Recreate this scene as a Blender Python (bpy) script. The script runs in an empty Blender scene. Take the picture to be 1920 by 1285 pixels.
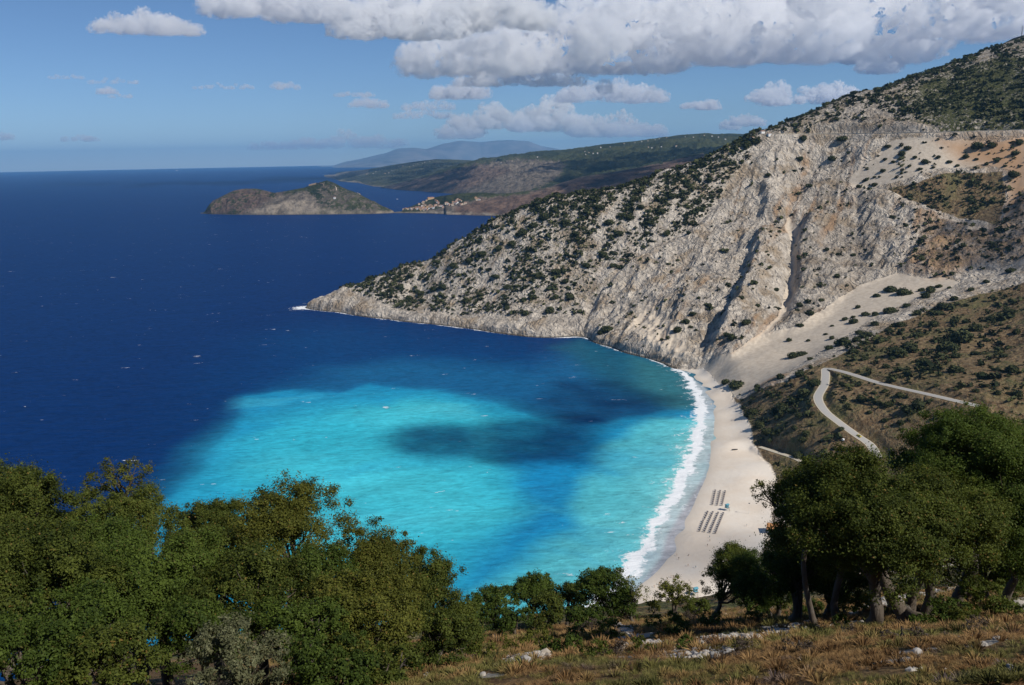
import bpy, math
import numpy as np
from mathutils import Vector, Matrix

SC = bpy.context.scene
COL = SC.collection
rad = math.radians

# ------------------------------------------------------------------ camera
CAM_H = 240.0                    # the viewpoint stands this high above the sea
PITCH, ROLL = rad(12.2), rad(1.07)
FOC = 1600.0                     # focal length in photograph pixels (1920 wide)
CX, CY = 960.0, 642.5
_f = np.array([0, math.cos(PITCH), -math.sin(PITCH)])
_u0 = np.array([0, math.sin(PITCH), math.cos(PITCH)])
_r0 = np.array([1.0, 0, 0])
_r = math.cos(ROLL) * _r0 - math.sin(ROLL) * _u0
_u = math.sin(ROLL) * _r0 + math.cos(ROLL) * _u0
cam = bpy.data.cameras.new("camera")
cam.sensor_width = 36.0
cam.lens = 36.0 * FOC / 1920.0
cam.clip_start, cam.clip_end = 0.3, 200000.0
camo = bpy.data.objects.new("camera", cam)
COL.objects.link(camo)
M = Matrix((( _r[0], _u[0], -_f[0], 0), (_r[1], _u[1], -_f[1], 0), (_r[2], _u[2], -_f[2], CAM_H), (0, 0, 0, 1)))
camo.matrix_world = M
SC.camera = camo

# ------------------------------------------------------------------ light
SUN_AZ, SUN_EL = 128.0, 43.0     # clockwise from straight ahead (+Y), and above the horizon
az, el = rad(SUN_AZ), rad(SUN_EL)
SDIR = np.array([math.sin(az) * math.cos(el), math.cos(az) * math.cos(el), math.sin(el)])
sun = bpy.data.lights.new("sun", 'SUN')
sun.energy = 4.6
sun.angle = rad(0.53)
sun.color = (1.0, 0.95, 0.87)
suno = bpy.data.objects.new("sun", sun)
suno.rotation_mode = 'QUATERNION'
suno.rotation_quaternion = Vector(SDIR).to_track_quat('Z', 'Y')
COL.objects.link(suno)

W = bpy.data.worlds.new("World")
SC.world = W
W.use_nodes = True
nt = W.node_tree
nt.nodes.clear()
wo = nt.nodes.new('ShaderNodeOutputWorld')
bg = nt.nodes.new('ShaderNodeBackground')
sky = nt.nodes.new('ShaderNodeTexSky')
sky.sky_type = 'NISHITA'
sky.sun_disc = False
sky.sun_elevation = el
sky.sun_rotation = az
sky.altitude = 300.0
sky.air_density = 0.72
sky.dust_density = 0.0
sky.ozone_density = 6.8
bg.inputs[1].default_value = 0.083
nt.links.new(sky.outputs[0], bg.inputs[0])
nt.links.new(bg.outputs[0], wo.inputs[0])

SC.view_settings.view_transform = 'Standard'
SC.view_settings.look = 'None'
SC.view_settings.exposure = 0.0
SC.view_settings.gamma = 1.0
cy = SC.cycles
cy.max_bounces = 64
cy.diffuse_bounces = 3
cy.glossy_bounces = 2
cy.transmission_bounces = 3
cy.transparent_max_bounces = 12
cy.volume_bounces = 64
cy.caustics_reflective = False
cy.caustics_refractive = False
cy.use_adaptive_sampling = False
cy.sample_clamp_indirect = 6.0

# ------------------------------------------------------------------ helpers
rng = np.random.default_rng(7)

def pdir(px, py):
    """Direction of the photograph's point (px, py)."""
    a = (np.asarray(px, float) - CX) / FOC
    b = (np.asarray(py, float) - CY) / FOC
    return _f + a[..., None] * _r - b[..., None] * _u

def at_z(px, py, z=0.0):
    d = pdir(px, py)
    t = (z - CAM_H) / d[..., 2]
    return np.array([0, 0, CAM_H]) + d * np.asarray(t)[..., None]

def at_y(px, py, Y):
    d = pdir(px, py)
    return np.array([0, 0, CAM_H]) + d * (np.asarray(Y, float) / d[..., 1])[..., None]

def proj(P):
    q = P - np.array([0, 0, CAM_H])
    w = q @ _f
    return CX + FOC * (q @ _r) / w, CY - FOC * (q @ _u) / w

def smooth(a, b, x):
    t = np.clip((x - a) / (b - a), 0, 1)
    return t * t * (3 - 2 * t)

def _hash(i, j, k, seed):
    h = (i.astype(np.int64) * 374761393 + j.astype(np.int64) * 668265263 + k.astype(np.int64) * 2147483647 + seed * 974634377) & 0xFFFFFFFF
    h = ((h ^ (h >> 13)) * 1274126177) & 0xFFFFFFFF
    h = ((h ^ (h >> 16)) * 2246822519) & 0xFFFFFFFF
    return (h ^ (h >> 15)) & 0xFFFFFFFF

def noise(P, seed=0):
    """Gradient noise in about -1..1 at points P (n, 2 or 3)."""
    P = np.asarray(P, float)
    if P.shape[1] == 2:
        P = np.concatenate([P, np.full((len(P), 1), 0.37)], 1)
    I = np.floor(P)
    F = P - I
    Wt = F * F * F * (F * (F * 6 - 15) + 10)
    I = I.astype(np.int64)
    out = np.zeros(len(P))
    for dx in (0, 1):
        for dy in (0, 1):
            for dz in (0, 1):
                h = _hash(I[:, 0] + dx, I[:, 1] + dy, I[:, 2] + dz, seed)
                gx = (h & 1023) / 511.5 - 1
                gy = ((h >> 10) & 1023) / 511.5 - 1
                gz = ((h >> 20) & 1023) / 511.5 - 1
                d = gx * (F[:, 0] - dx) + gy * (F[:, 1] - dy) + gz * (F[:, 2] - dz)
                w = (Wt[:, 0] if dx else 1 - Wt[:, 0]) * (Wt[:, 1] if dy else 1 - Wt[:, 1]) * (Wt[:, 2] if dz else 1 - Wt[:, 2])
                out += d * w
    return out * 1.4

def fbm(P, octaves=4, seed=0, gain=0.5, lac=2.03, ridged=False):
    P = np.asarray(P, float)
    out = np.zeros(len(P)); a = 1.0; s = 0.0
    for o in range(octaves):
        n = noise(P, seed + o * 17)
        if ridged:
            n = 1 - 2 * np.abs(n)
        out += a * n; s += a
        a *= gain; P = P * lac + 3.1
    return out / s

def seg_dist(XY, line, closed=False):
    """Distance of points to a polyline, with the index + parameter of the closest spot."""
    L = np.asarray(line, float)[:, :2]
    if closed:
        L = np.concatenate([L, L[:1]])
    best = np.full(len(XY), 1e18); par = np.zeros(len(XY))
    for i in range(len(L) - 1):
        a, b = L[i], L[i + 1]
        ab = b - a
        t = np.clip(((XY - a) @ ab) / max(ab @ ab, 1e-9), 0, 1)
        q = XY - a - t[:, None] * ab
        d = q[:, 0] ** 2 + q[:, 1] ** 2
        m = d < best
        best[m] = d[m]; par[m] = i + t[m]
    return np.sqrt(best), par

def inside(XY, poly):
    L = np.asarray(poly, float)[:, :2]
    x, y = XY[:, 0], XY[:, 1]
    c = np.zeros(len(XY), bool)
    for i in range(len(L)):
        x1, y1 = L[i - 1]; x2, y2 = L[i]
        if y1 == y2:
            continue
        m = (y1 > y) != (y2 > y)
        c ^= m & (x < (x2 - x1) * (y - y1) / (y2 - y1) + x1)
    return c

def poly_mask(XY, poly, feather, warp=None):
    """1 inside the polygon, 0 outside, soft over FEATHER metres (the edge at 0.5)."""
    Q = XY if warp is None else XY + warp
    L = np.asarray(poly)[:, :2]
    m = np.zeros(len(Q))
    lo, hi = L.min(0) - feather, L.max(0) + feather
    k = np.where((Q[:, 0] > lo[0]) & (Q[:, 0] < hi[0]) & (Q[:, 1] > lo[1]) & (Q[:, 1] < hi[1]))[0]
    if len(k):
        d, _ = seg_dist(Q[k], L, True)
        d[~inside(Q[k], L)] *= -1
        m[k] = smooth(-feather / 2, feather / 2, d)
    return m

def resample(line, step):
    L = np.asarray(line, float)
    # Catmull-Rom through the points, then even steps
    P = np.concatenate([[2 * L[0] - L[1]], L, [2 * L[-1] - L[-2]]])
    out = []
    for i in range(1, len(P) - 2):
        for t in np.linspace(0, 1, 24, endpoint=False):
            a, b, c, d = P[i - 1], P[i], P[i + 1], P[i + 2]
            out.append(0.5 * (2 * b + (c - a) * t + (2 * a - 5 * b + 4 * c - d) * t * t + (3 * b - a - 3 * c + d) * t ** 3))
    out.append(L[-1])
    out = np.array(out)
    s = np.concatenate([[0], np.cumsum(np.linalg.norm(np.diff(out, axis=0), axis=1))])
    n = max(2, int(s[-1] / step) + 1)
    q = np.linspace(0, s[-1], n)
    return np.stack([np.interp(q, s, out[:, k]) for k in range(out.shape[1])], 1)

def mesh_np(name, V, F, mats=(), smooth_shade=False, attrs=None, midx=None):
    """A mesh from arrays. F: (n, 3 or 4) indices, or a list of such arrays."""
    me = bpy.data.meshes.new(name)
    Fs = F if isinstance(F, list) else [F]
    Fs = [np.asarray(f, np.int32) for f in Fs if len(f)]
    tot = np.concatenate([np.full(len(f), f.shape[1], np.int32) for f in Fs])
    idx = np.concatenate([f.ravel() for f in Fs])
    me.vertices.add(len(V)); me.vertices.foreach_set("co", np.asarray(V, np.float32).ravel())
    me.loops.add(len(idx)); me.loops.foreach_set("vertex_index", idx)
    me.polygons.add(len(tot))
    me.polygons.foreach_set("loop_start", np.concatenate([[0], np.cumsum(tot)[:-1]]).astype(np.int32))
    if midx is not None:
        me.polygons.foreach_set("material_index", np.asarray(midx, np.int32))
    me.update(calc_edges=True)
    me.polygons.foreach_set("use_smooth", np.full(len(tot), smooth_shade, bool))
    for k, a in (attrs or {}).items():
        a = np.asarray(a, np.float32)
        if a.ndim == 1:
            me.attributes.new(k, 'FLOAT', 'POINT').data.foreach_set("value", a)
        else:
            c = np.ones((len(a), 4), np.float32); c[:, :a.shape[1]] = a
            me.attributes.new(k, 'FLOAT_COLOR', 'POINT').data.foreach_set("color", c.ravel())
    for m in mats:
        me.materials.append(m)
    me.validate(clean_customdata=False)
    return me

def grid_faces(nr, nc):
    i = np.arange((nr - 1) * nc).reshape(nr - 1, nc)[:, :-1].ravel()
    return np.stack([i, i + 1, i + nc + 1, i + nc], 1)

def link(name, me, parent=None, loc=None):
    o = bpy.data.objects.new(name, me)
    COL.objects.link(o)
    if parent is not None:
        o.parent = parent
    if loc is not None:
        o.location = loc
    return o

def tag(o, label=None, cat=None, group=None, kind=None):
    if label: o["label"] = label
    if cat: o["category"] = cat
    if group: o["group"] = group
    if kind: o["kind"] = kind
    return o

def empty(name, loc, rz=0.0):
    o = bpy.data.objects.new(name, None)
    o.empty_display_size = 0.3
    COL.objects.link(o)
    o.location = loc
    o.rotation_euler = (0, 0, rz)
    return o

def ico(sub):
    import bmesh
    b = bmesh.new(); bmesh.ops.create_icosphere(b, subdivisions=sub, radius=1.0)
    b.verts.ensure_lookup_table(); b.verts.index_update()
    V = np.array([v.co[:] for v in b.verts]); F = np.array([[v.index for v in f.verts] for f in b.faces]); b.free()
    return V, F
ICO3, ICO2, ICO1 = ico(3), ico(2), ico(1)

# ---- shader helpers
class Mat:
    def __init__(self, name, rough=0.85, spec=0.3):
        self.m = bpy.data.materials.new(name)
        self.m.use_nodes = True
        self.t = self.m.node_tree
        self.b = self.t.nodes["Principled BSDF"]
        self.b.inputs["Roughness"].default_value = rough
        self.b.inputs["Specular IOR Level"].default_value = spec
        self.out = self.t.nodes["Material Output"]
    def n(self, typ, **kw):
        x = self.t.nodes.new(typ)
        for k, v in kw.items():
            setattr(x, k, v)
        return x
    def l(self, a, b):
        self.t.links.new(a, b)
    def put(self, sock, v):
        if hasattr(v, "is_output"):
            self.l(v, sock)
        else:
            if isinstance(v, (tuple, list)) and len(v) == 3 and sock.type == 'RGBA':
                v = (*v, 1)
            sock.default_value = v
    def coord(self, scale=(1, 1, 1), kind="Object", rot=(0, 0, 0)):
        c = self.n("ShaderNodeTexCoord"); m = self.n("ShaderNodeMapping")
        m.inputs["Scale"].default_value = scale
        m.inputs["Rotation"].default_value = rot
        self.l(c.outputs[kind], m.inputs["Vector"])
        return m.outputs[0]
    def noise(self, vec, scale, detail=4, rough=0.55, dist=0.0):
        x = self.n("ShaderNodeTexNoise")
        self.l(vec, x.inputs["Vector"])
        x.inputs["Scale"].default_value = scale
        x.inputs["Detail"].default_value = detail
        x.inputs["Roughness"].default_value = rough
        x.inputs["Distortion"].default_value = dist
        return x.outputs["Fac"]
    def vor(self, vec, scale, feature='F1', out="Distance"):
        x = self.n("ShaderNodeTexVoronoi", feature=feature)
        self.l(vec, x.inputs["Vector"])
        x.inputs["Scale"].default_value = scale
        return x.outputs[out]
    def attr(self, name, out="Fac"):
        x = self.n("ShaderNodeAttribute"); x.attribute_name = name
        return x.outputs[out]
    def math(self, op, a, b=0.0, c=None, clamp=False):
        x = self.n("ShaderNodeMath", operation=op, use_clamp=clamp)
        self.put(x.inputs[0], a); self.put(x.inputs[1], b)
        if c is not None: self.put(x.inputs[2], c)
        return x.outputs[0]
    def ss(self, v, a, b):
        x = self.n("ShaderNodeMapRange", interpolation_type='SMOOTHSTEP')
        self.put(x.inputs["Value"], v)
        x.inputs["From Min"].default_value = a; x.inputs["From Max"].default_value = b
        return x.outputs[0]
    def mix(self, fac, a, b, blend='MIX'):
        x = self.n("ShaderNodeMix", data_type='RGBA', blend_type=blend)
        self.put(x.inputs[0], fac); self.put(x.inputs[6], a); self.put(x.inputs[7], b)
        return x.outputs[2]
    def col(self, c):
        self.put(self.b.inputs["Base Color"], c)
    def bump(self, h, dist, strength=1.0):
        x = self.n("ShaderNodeBump")
        x.inputs["Distance"].default_value = dist
        x.inputs["Strength"].default_value = strength
        self.l(h, x.inputs["Height"])
        self.l(x.outputs[0], self.b.inputs["Normal"])
        return x

def flat_mat(name, c, rough=0.7, spec=0.3, vary=0.15, scale=3.0):
    m = Mat(name, rough, spec)
    n = m.noise(m.coord(), scale, 3)
    k = m.math('MULTIPLY_ADD', n, 2 * vary, 1 - vary)
    m.col(m.mix(1.0, (*c, 1), k, 'MULTIPLY'))
    return m.m

SKIP = ()
# ------------------------------------------------------------------ the headland, the bay's slopes and the beach: one height field
shore_rock = [(575, 577), (600, 582), (640, 586), (700, 596), (760, 603), (840, 611), (900, 619), (960, 628), (1040, 633), (1096, 632), (1112, 640), (1150, 652), (1200, 668), (1250, 683)]
shore_sand = [(1290, 697), (1318, 726), (1337, 762), (1338, 808), (1332, 850), (1327, 885), (1314, 915), (1297, 955), (1279, 990), (1270, 1020), (1254, 1047), (1236, 1068), (1214, 1087), (1192, 1106)]
shore_hidden = [(1130, 1180), (1020, 1260), (850, 1330)]
shore_px = shore_rock + shore_sand + shore_hidden
shore = at_z(*np.array(shore_px, float).T)[:, :2]

ctrl = []
def C_z(px, py, z): ctrl.append(at_z(px, py, z))
def C_y(px, py, Y): ctrl.append(at_y(px, py, Y))
def C_w(x, y, z): ctrl.append(np.array([x, y, z], float))

_ss = resample(at_z(*np.array(shore_sand, float).T)[:, :2], 16.0)
_tt = np.gradient(_ss, axis=0); _tt /= np.linalg.norm(_tt, axis=1)[:, None]; _nn = np.stack([_tt[:, 1], -_tt[:, 0]], 1)
for p in list(shore[:len(shore_rock)]) + list(shore[len(shore_rock) + len(shore_sand):]) + list(_ss): C_w(p[0], p[1], 0.0)
for p, n_ in zip(_ss[1::2], _nn[1::2]):
    C_w(*(p - n_ * 11), 1.1); C_w(*(p + n_ * 12), -1.3)
# sea bed off the shore
for i in range(len(shore) - 1):
    a, b = shore[i], shore[i + 1]
    t = (b - a) / np.linalg.norm(b - a)
    nrm = np.array([t[1], -t[0]])          # to seaward (walking from the cape to the beach's near end)
    m = (a + b) / 2
    sandy = i >= len(shore_rock) - 1
    C_w(*(m + nrm * 30), -4.0 if sandy else -12.0)
    C_w(*(m + nrm * 110), -16.0 if sandy else -40.0)
tip = shore[0]
for dx, dy, z in ((-45, 10, -18), (-25, 45, -18), (-130, 30, -45), (-70, 110, -45)):
    C_w(tip[0] + dx, tip[1] + dy, z)
# skyline of the headland, with its distance straight ahead, and the far side falling to the sea
ridge = [(612, 562, 1425), (650, 546, 1424), (700, 527, 1420), (760, 501, 1418), (850, 463, 1416), (930, 416, 1414), (1000, 386, 1412), (1040, 373, 1412), (1100, 366, 1412),
         (1160, 356, 1416), (1200, 345, 1420), (1250, 325, 1424), (1300, 309, 1430), (1360, 284, 1436), (1430, 252, 1440), (1500, 225, 1470), (1560, 196, 1510), (1600, 178, 1540), (1700, 149, 1620), (1800, 116, 1700), (1850, 101, 1750), (1920, 88, 1800), (2050, 60, 1850)]
for px, py, Y in ridge:
    p = at_y(px, py, Y); ctrl.append(p)
    if px < 1480:
        k = np.array([p[0], p[1], 0]) / math.hypot(p[0], p[1])
        bk = 1.25 + 1.1 * min(max((px - 1300) / 130.0, 0), 1)
        q = p + k * (p[2] * bk + 25); C_w(q[0], q[1], -5.0)
        q = p + k * (p[2] * bk + 200); C_w(q[0], q[1], -60.0)
        q = p + k * (p[2] * 0.36 * bk + 6); C_w(q[0], q[1], p[2] * 0.72)
    else:
        k = np.array([p[0], p[1], 0]) / math.hypot(p[0], p[1])
        q = p + k * 260; C_w(q[0], q[1], p[2] - 70)
for t in (900, 1000, 1100, 1200):
    C_w(t, 2500, 250)
# the faces between shore and skyline
for px, py, Y in [(1150, 500, 1265), (1250, 480, 1260), (1350, 400, 1335), (1300, 560, 1110), (1200, 600, 1125), (1060, 520, 1265), (900, 540, 1310), (780, 560, 1365),
                  (1400, 330, 1385), (1400, 480, 1200), (1400, 560, 1080), (1440, 640, 945), (1480, 570, 1060), (1490, 480, 1180), (1500, 400, 1285), (1540, 330, 1368),
                  (1500, 253, 1428), (1600, 251, 1392), (1700, 251, 1330), (1800, 248, 1290), (1920, 242, 1250), (2050, 235, 1200),
                  (1600, 215, 1440), (1750, 190, 1440), (1880, 160, 1440),
                  (1600, 300, 1348), (1700, 300, 1285), (1800, 290, 1260), (1900, 300, 1200), (1650, 350, 1270), (1750, 350, 1215), (1850, 350, 1185),
                  (1600, 430, 1215), (1700, 430, 1165), (1800, 430, 1115), (1900, 420, 1080), (1600, 500, 1115), (1700, 500, 1065), (1800, 490, 1035), (1900, 500, 985),
                  (1600, 560, 1015), (1550, 620, 925), (1700, 560, 965), (1800, 560, 925), (1900, 560, 885), (1500, 660, 880), (1600, 640, 850),
                  (1700, 640, 800), (1800, 640, 775), (1900, 650, 745), (2050, 600, 700), (2050, 420, 950)]:
    C_y(px, py, Y)
for px, py, z in [(1330, 690, 8), (1372, 690, 17), (1350, 727, 6), (1385, 772, 5.5), (1400, 745, 9), (1412, 832, 5.5), (1436, 868, 5), (1452, 900, 5), (1445, 960, 5), (1440, 1000, 5), (1420, 1050, 5.5),
                  (1300, 1000, 3), (1390, 900, 4.2), (1360, 830, 3.5), (1330, 1080, 4.5), (1363, 770, 3.2), (1320, 705, 2.8),
                  (1425, 838, 6.0), (1500, 866, 10), (1470, 850, 8), (1480, 820, 19), (1450, 780, 17), (1440, 720, 30), (1500, 760, 33), (1540, 830, 23), (1570, 880, 16), (1515, 930, 9),
                  (1547, 692, 47), (1530, 745, 42), (1560, 785, 36), (1600, 815, 31), (1640, 840, 27), (1600, 703, 50), (1650, 718, 53), (1720, 735, 57), (1820, 757, 61),
                  (1620, 770, 43), (1700, 790, 44)]:
    C_z(px, py, z)
# the slope under the viewpoint
def near_plane(x, y):
    """Height of the slope the viewpoint stands on."""
    return CAM_H - 1.6 - 0.574 * y + 0.09 * x
for x, y, dz in [(-45, 75, -1.5), (0, 75, -1.5), (50, 75, -1.5), (-90, 130, -8), (0, 130, -5), (80, 130, -4), (-150, 200, -18), (0, 220, -12), (120, 220, -8), (200, 160, 0), (0, 300, -8), (120, 330, -3), (220, 330, -4),
                 (-170, 290, None), (330, 330, 15), (400, 200, 10), (300, 430, None), (240, 470, None), (420, 520, None), (200, 420, None), (560, 500, None), (600, 300, 25), (110, 400, None)]:
    zz = {(-170, 290): -6, (300, 430): 24, (240, 470): 12, (420, 520): 55, (200, 420): 10, (560, 500): 105, (110, 400): 5}.get((x, y))
    C_w(x, y, near_plane(x, y) + dz if zz is None else zz)

CT = np.array(ctrl)
def _phi(d2): return np.sqrt(d2 + 14.0 ** 2)
_A = _phi(((CT[:, None, :2] - CT[None, :, :2]) ** 2).sum(-1))
_n = len(CT)
_B = np.zeros((_n + 3, _n + 3)); _B[:_n, :_n] = _A - np.eye(_n) * 0.25
_B[:_n, _n] = 1; _B[:_n, _n + 1:] = CT[:, :2] / 1000; _B[_n, :_n] = 1; _B[_n + 1:, :_n] = (CT[:, :2] / 1000).T
_w = np.linalg.solve(_B, np.concatenate([CT[:, 2], np.zeros(3)]))
def base_z(XY):
    XY = np.asarray(XY, float)
    out = np.empty(len(XY))
    for s in range(0, len(XY), 40000):
        q = XY[s:s + 40000]
        d2 = (q[:, :1] - CT[None, :, 0]) ** 2 + (q[:, 1:2] - CT[None, :, 1]) ** 2
        out[s:s + 40000] = _phi(d2) @ _w[:_n] + _w[_n] + (q / 1000) @ _w[_n + 1:]
    return out

def on_land(px, py, y0=330.0, y1=2100.0):
    """Where the photograph's points (px, py) meet the smooth land."""
    px = np.atleast_1d(np.asarray(px, float)); py = np.atleast_1d(np.asarray(py, float))
    d = pdir(px, py)
    Y = np.geomspace(y0, y1, 420)
    P = np.array([0, 0, CAM_H]) + d[:, None, :] * (Y[None, :] / d[:, 1:2])[..., None]
    h = P[..., 2] - np.maximum(base_z(P[..., :2].reshape(-1, 2)), 0.0).reshape(P.shape[:2])
    under = h <= 0
    i = np.where(under.any(1), under.argmax(1), len(Y) - 1)
    i = np.maximum(i, 1)
    r = np.arange(len(px))
    t = np.clip(h[r, i - 1] / np.maximum(h[r, i - 1] - h[r, i], 1e-9), 0, 1)
    return P[r, i - 1] + t[:, None] * (P[r, i] - P[r, i - 1])
def land_poly(pts): return on_land(*np.array(pts, float).T)

# roads: centre lines followed across the land
road_lower_px = [(1836, 762), (1780, 748), (1720, 735), (1650, 719), (1600, 703), (1565, 693), (1549, 692), (1548, 706), (1545, 724), (1534, 744), (1545, 768), (1570, 790), (1605, 815), (1632, 835), (1646, 858)]
road_beach_px = [(1424, 838), (1450, 846), (1480, 857), (1506, 868), (1513, 900), (1509, 940), (1500, 985)]
road_cliff_px = [(1424, 252), (1460, 253), (1520, 252), (1580, 251), (1650, 251), (1720, 250), (1790, 248), (1860, 246), (1935, 243)]
def road_line(pts, step, zs=None, nsm=6):
    P = resample(land_poly(pts), step)
    z = P[:, 2].copy() if zs is None else np.interp(np.linspace(0, 1, len(P)), np.linspace(0, 1, len(zs)), zs)
    for _ in range(nsm):
        z[1:-1] = (z[:-2] + z[1:-1] * 2 + z[2:]) / 4
    P[:, 2] = z
    return P
road_lower = road_line(road_lower_px, 3.0, nsm=60)
road_beach = road_line(road_beach_px, 3.0, nsm=30)
road_cliff = road_line(road_cliff_px, 6.0, nsm=200)

# ---- the grid: fans out from the viewpoint so that its cells keep their size in the view
AZ = np.radians(np.concatenate([np.linspace(-34, -18, 60, endpoint=False), np.linspace(-18, 34, 960, endpoint=False), np.linspace(34, 48, 60)]))
RR = np.concatenate([np.geomspace(62, 420, 110, endpoint=False), np.linspace(420, 1800, 640, endpoint=False), np.geomspace(1800, 2700, 60)])
def land_grid(AZ, RR):
    A, R = np.meshgrid(AZ, RR)
    return np.stack([np.sin(A).ravel() * R.ravel(), np.cos(A).ravel() * R.ravel()], 1)
XY = land_grid(AZ, RR)
Zb = base_z(XY)
nr, nc = len(RR), len(AZ)

def wob(XY, s, amp, seed):
    return np.stack([fbm(XY / s, 3, seed), fbm(XY / s, 3, seed + 50)], 1) * amp

# ground zones, outlined where they lie on the land
zones = {
 "sand": ([(1270, 692), (1320, 690), (1370, 735), (1395, 778), (1408, 800), (1412, 832), (1436, 866), (1455, 900), (1448, 960), (1442, 1010), (1420, 1060), (1380, 1140), (1200, 1240), (1020, 1220), (1150, 1090), (1200, 1040), (1220, 1000), (1250, 942), (1280, 890), (1290, 850), (1300, 808), (1305, 762), (1290, 722)], 3.0),
 "scree_low": ([(1290, 696), (1312, 688), (1372, 672), (1420, 642), (1455, 606), (1470, 560), (1480, 515), (1484, 470), (1470, 428), (1478, 415), (1496, 430), (1498, 470), (1492, 515), (1487, 545), (1498, 566), (1470, 600), (1440, 634), (1500, 618), (1570, 566), (1610, 540), (1680, 514), (1730, 524), (1775, 524), (1800, 530), (1770, 545), (1720, 558), (1640, 596), (1580, 635), (1520, 672), (1470, 702), (1420, 726), (1380, 744), (1350, 730)], 8.0),
 "scree_high": ([(1590, 340), (1640, 300), (1668, 268), (1730, 262), (1800, 262), (1880, 270), (1935, 255), (1935, 330), (1905, 375), (1880, 420), (1890, 370), (1895, 322), (1840, 312), (1770, 318), (1700, 336), (1640, 356), (1595, 362)], 10.0),
 "cliff": ([(1090, 630), (1120, 560), (1180, 500), (1260, 460), (1320, 420), (1380, 350), (1430, 290), (1500, 262), (1660, 262), (1640, 300), (1580, 350), (1640, 360), (1700, 380), (1760, 420), (1780, 470), (1760, 520), (1680, 512), (1600, 545), (1500, 640), (1440, 650), (1372, 680), (1290, 690), (1200, 665)], 25.0),
 "shore_rock": ([(560, 580), (640, 545), (720, 540), (700, 570), (780, 590), (900, 600), (1000, 610), (1090, 590), (1160, 620), (1290, 680), (1290, 700), (1150, 660), (1040, 640), (840, 620), (700, 602)], 15.0),
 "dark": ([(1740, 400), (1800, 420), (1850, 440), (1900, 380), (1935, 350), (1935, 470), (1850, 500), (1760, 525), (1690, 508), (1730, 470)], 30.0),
 "green": ([(1660, 360), (1720, 345), (1790, 325), (1880, 325), (1890, 370), (1870, 420), (1800, 410), (1740, 390), (1690, 375)], 15.0),
 "top_green": ([(1760, 245), (1700, 205), (1720, 165), (1800, 130), (1935, 95), (1935, 245)], 60.0),
 "top": ([(1430, 250), (1500, 220), (1600, 172), (1800, 105), (1935, 60), (1935, 245), (1800, 248), (1600, 251)], 12.0),
 "bare_cut": ([(1450, 257), (1480, 247), (1530, 243), (1565, 222), (1610, 200), (1650, 200), (1680, 230), (1760, 246), (1935, 245), (1935, 252), (1800, 256), (1600, 258)], 8.0),
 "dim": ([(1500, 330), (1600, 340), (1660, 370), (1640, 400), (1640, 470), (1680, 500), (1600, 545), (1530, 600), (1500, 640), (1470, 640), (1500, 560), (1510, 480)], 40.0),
 "pale": ([(1165, 640), (1190, 585), (1230, 580), (1262, 610), (1285, 640), (1315, 690), (1250, 684)], 30.0),
 "grass": ([(1372, 745), (1420, 738), (1480, 716), (1540, 684), (1600, 655), (1660, 618), (1740, 584), (1840, 552), (1935, 528), (1935, 1000), (1500, 1000), (1452, 905), (1432, 866), (1412, 838), (1405, 800)], 14.0),
 "scrub": ([(640, 552), (700, 527), (760, 500), (850, 460), (930, 414), (1000, 384), (1040, 372), (1100, 364), (1200, 343), (1300, 308), (1432, 252), (1400, 300), (1330, 400), (1280, 440), (1210, 470), (1160, 520), (1120, 560), (1080, 600), (1000, 600), (900, 590), (820, 590), (740, 575), (690, 560)], 14.0),
 "red": ([(1760, 262), (1880, 262), (1935, 250), (1935, 380), (1900, 400), (1880, 330), (1800, 300)], 40.0),
 "red3": ([(1385, 772), (1400, 738), (1440, 712), (1475, 706), (1440, 740), (1405, 770)], 12.0),
 "red2": ([(1490, 490), (1502, 490), (1504, 545), (1490, 556)], 10.0),
}
zp = {k: land_poly(p) for k, (p, f) in zones.items()}
wb = wob(XY, 60, 14, 3)
mk = {k: poly_mask(XY, zp[k], zones[k][1], wb * (0.15 if k == "sand" else 0.25 if k in ("scree_low", "red2") else 0.6)) for k in zones}
sandm = mk["sand"]
scree = np.maximum.reduce([mk["scree_low"], mk["scree_high"], 0.62 * mk["pale"]]) * (1 - sandm)
land = smooth(-3, 4, Zb)
rocky = np.clip(np.maximum.reduce([mk["cliff"], 0.75 * mk["shore_rock"], 0.45 * mk["scrub"], 0.5 * mk["bare_cut"], 0.8 * mk["dark"], 0.22 * np.ones(len(XY))]), 0, 1)
def soft(k, f): return poly_mask(XY, zp[k], f, wb * 0.4)
s_sand, s_scree, s_grass = soft("sand", 36), np.maximum(soft("scree_low", 40), soft("scree_high", 40)), soft("grass", 50)
rocky *= (1 - s_sand) * (1 - 0.95 * s_scree) * (1 - 0.75 * s_grass)

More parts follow.
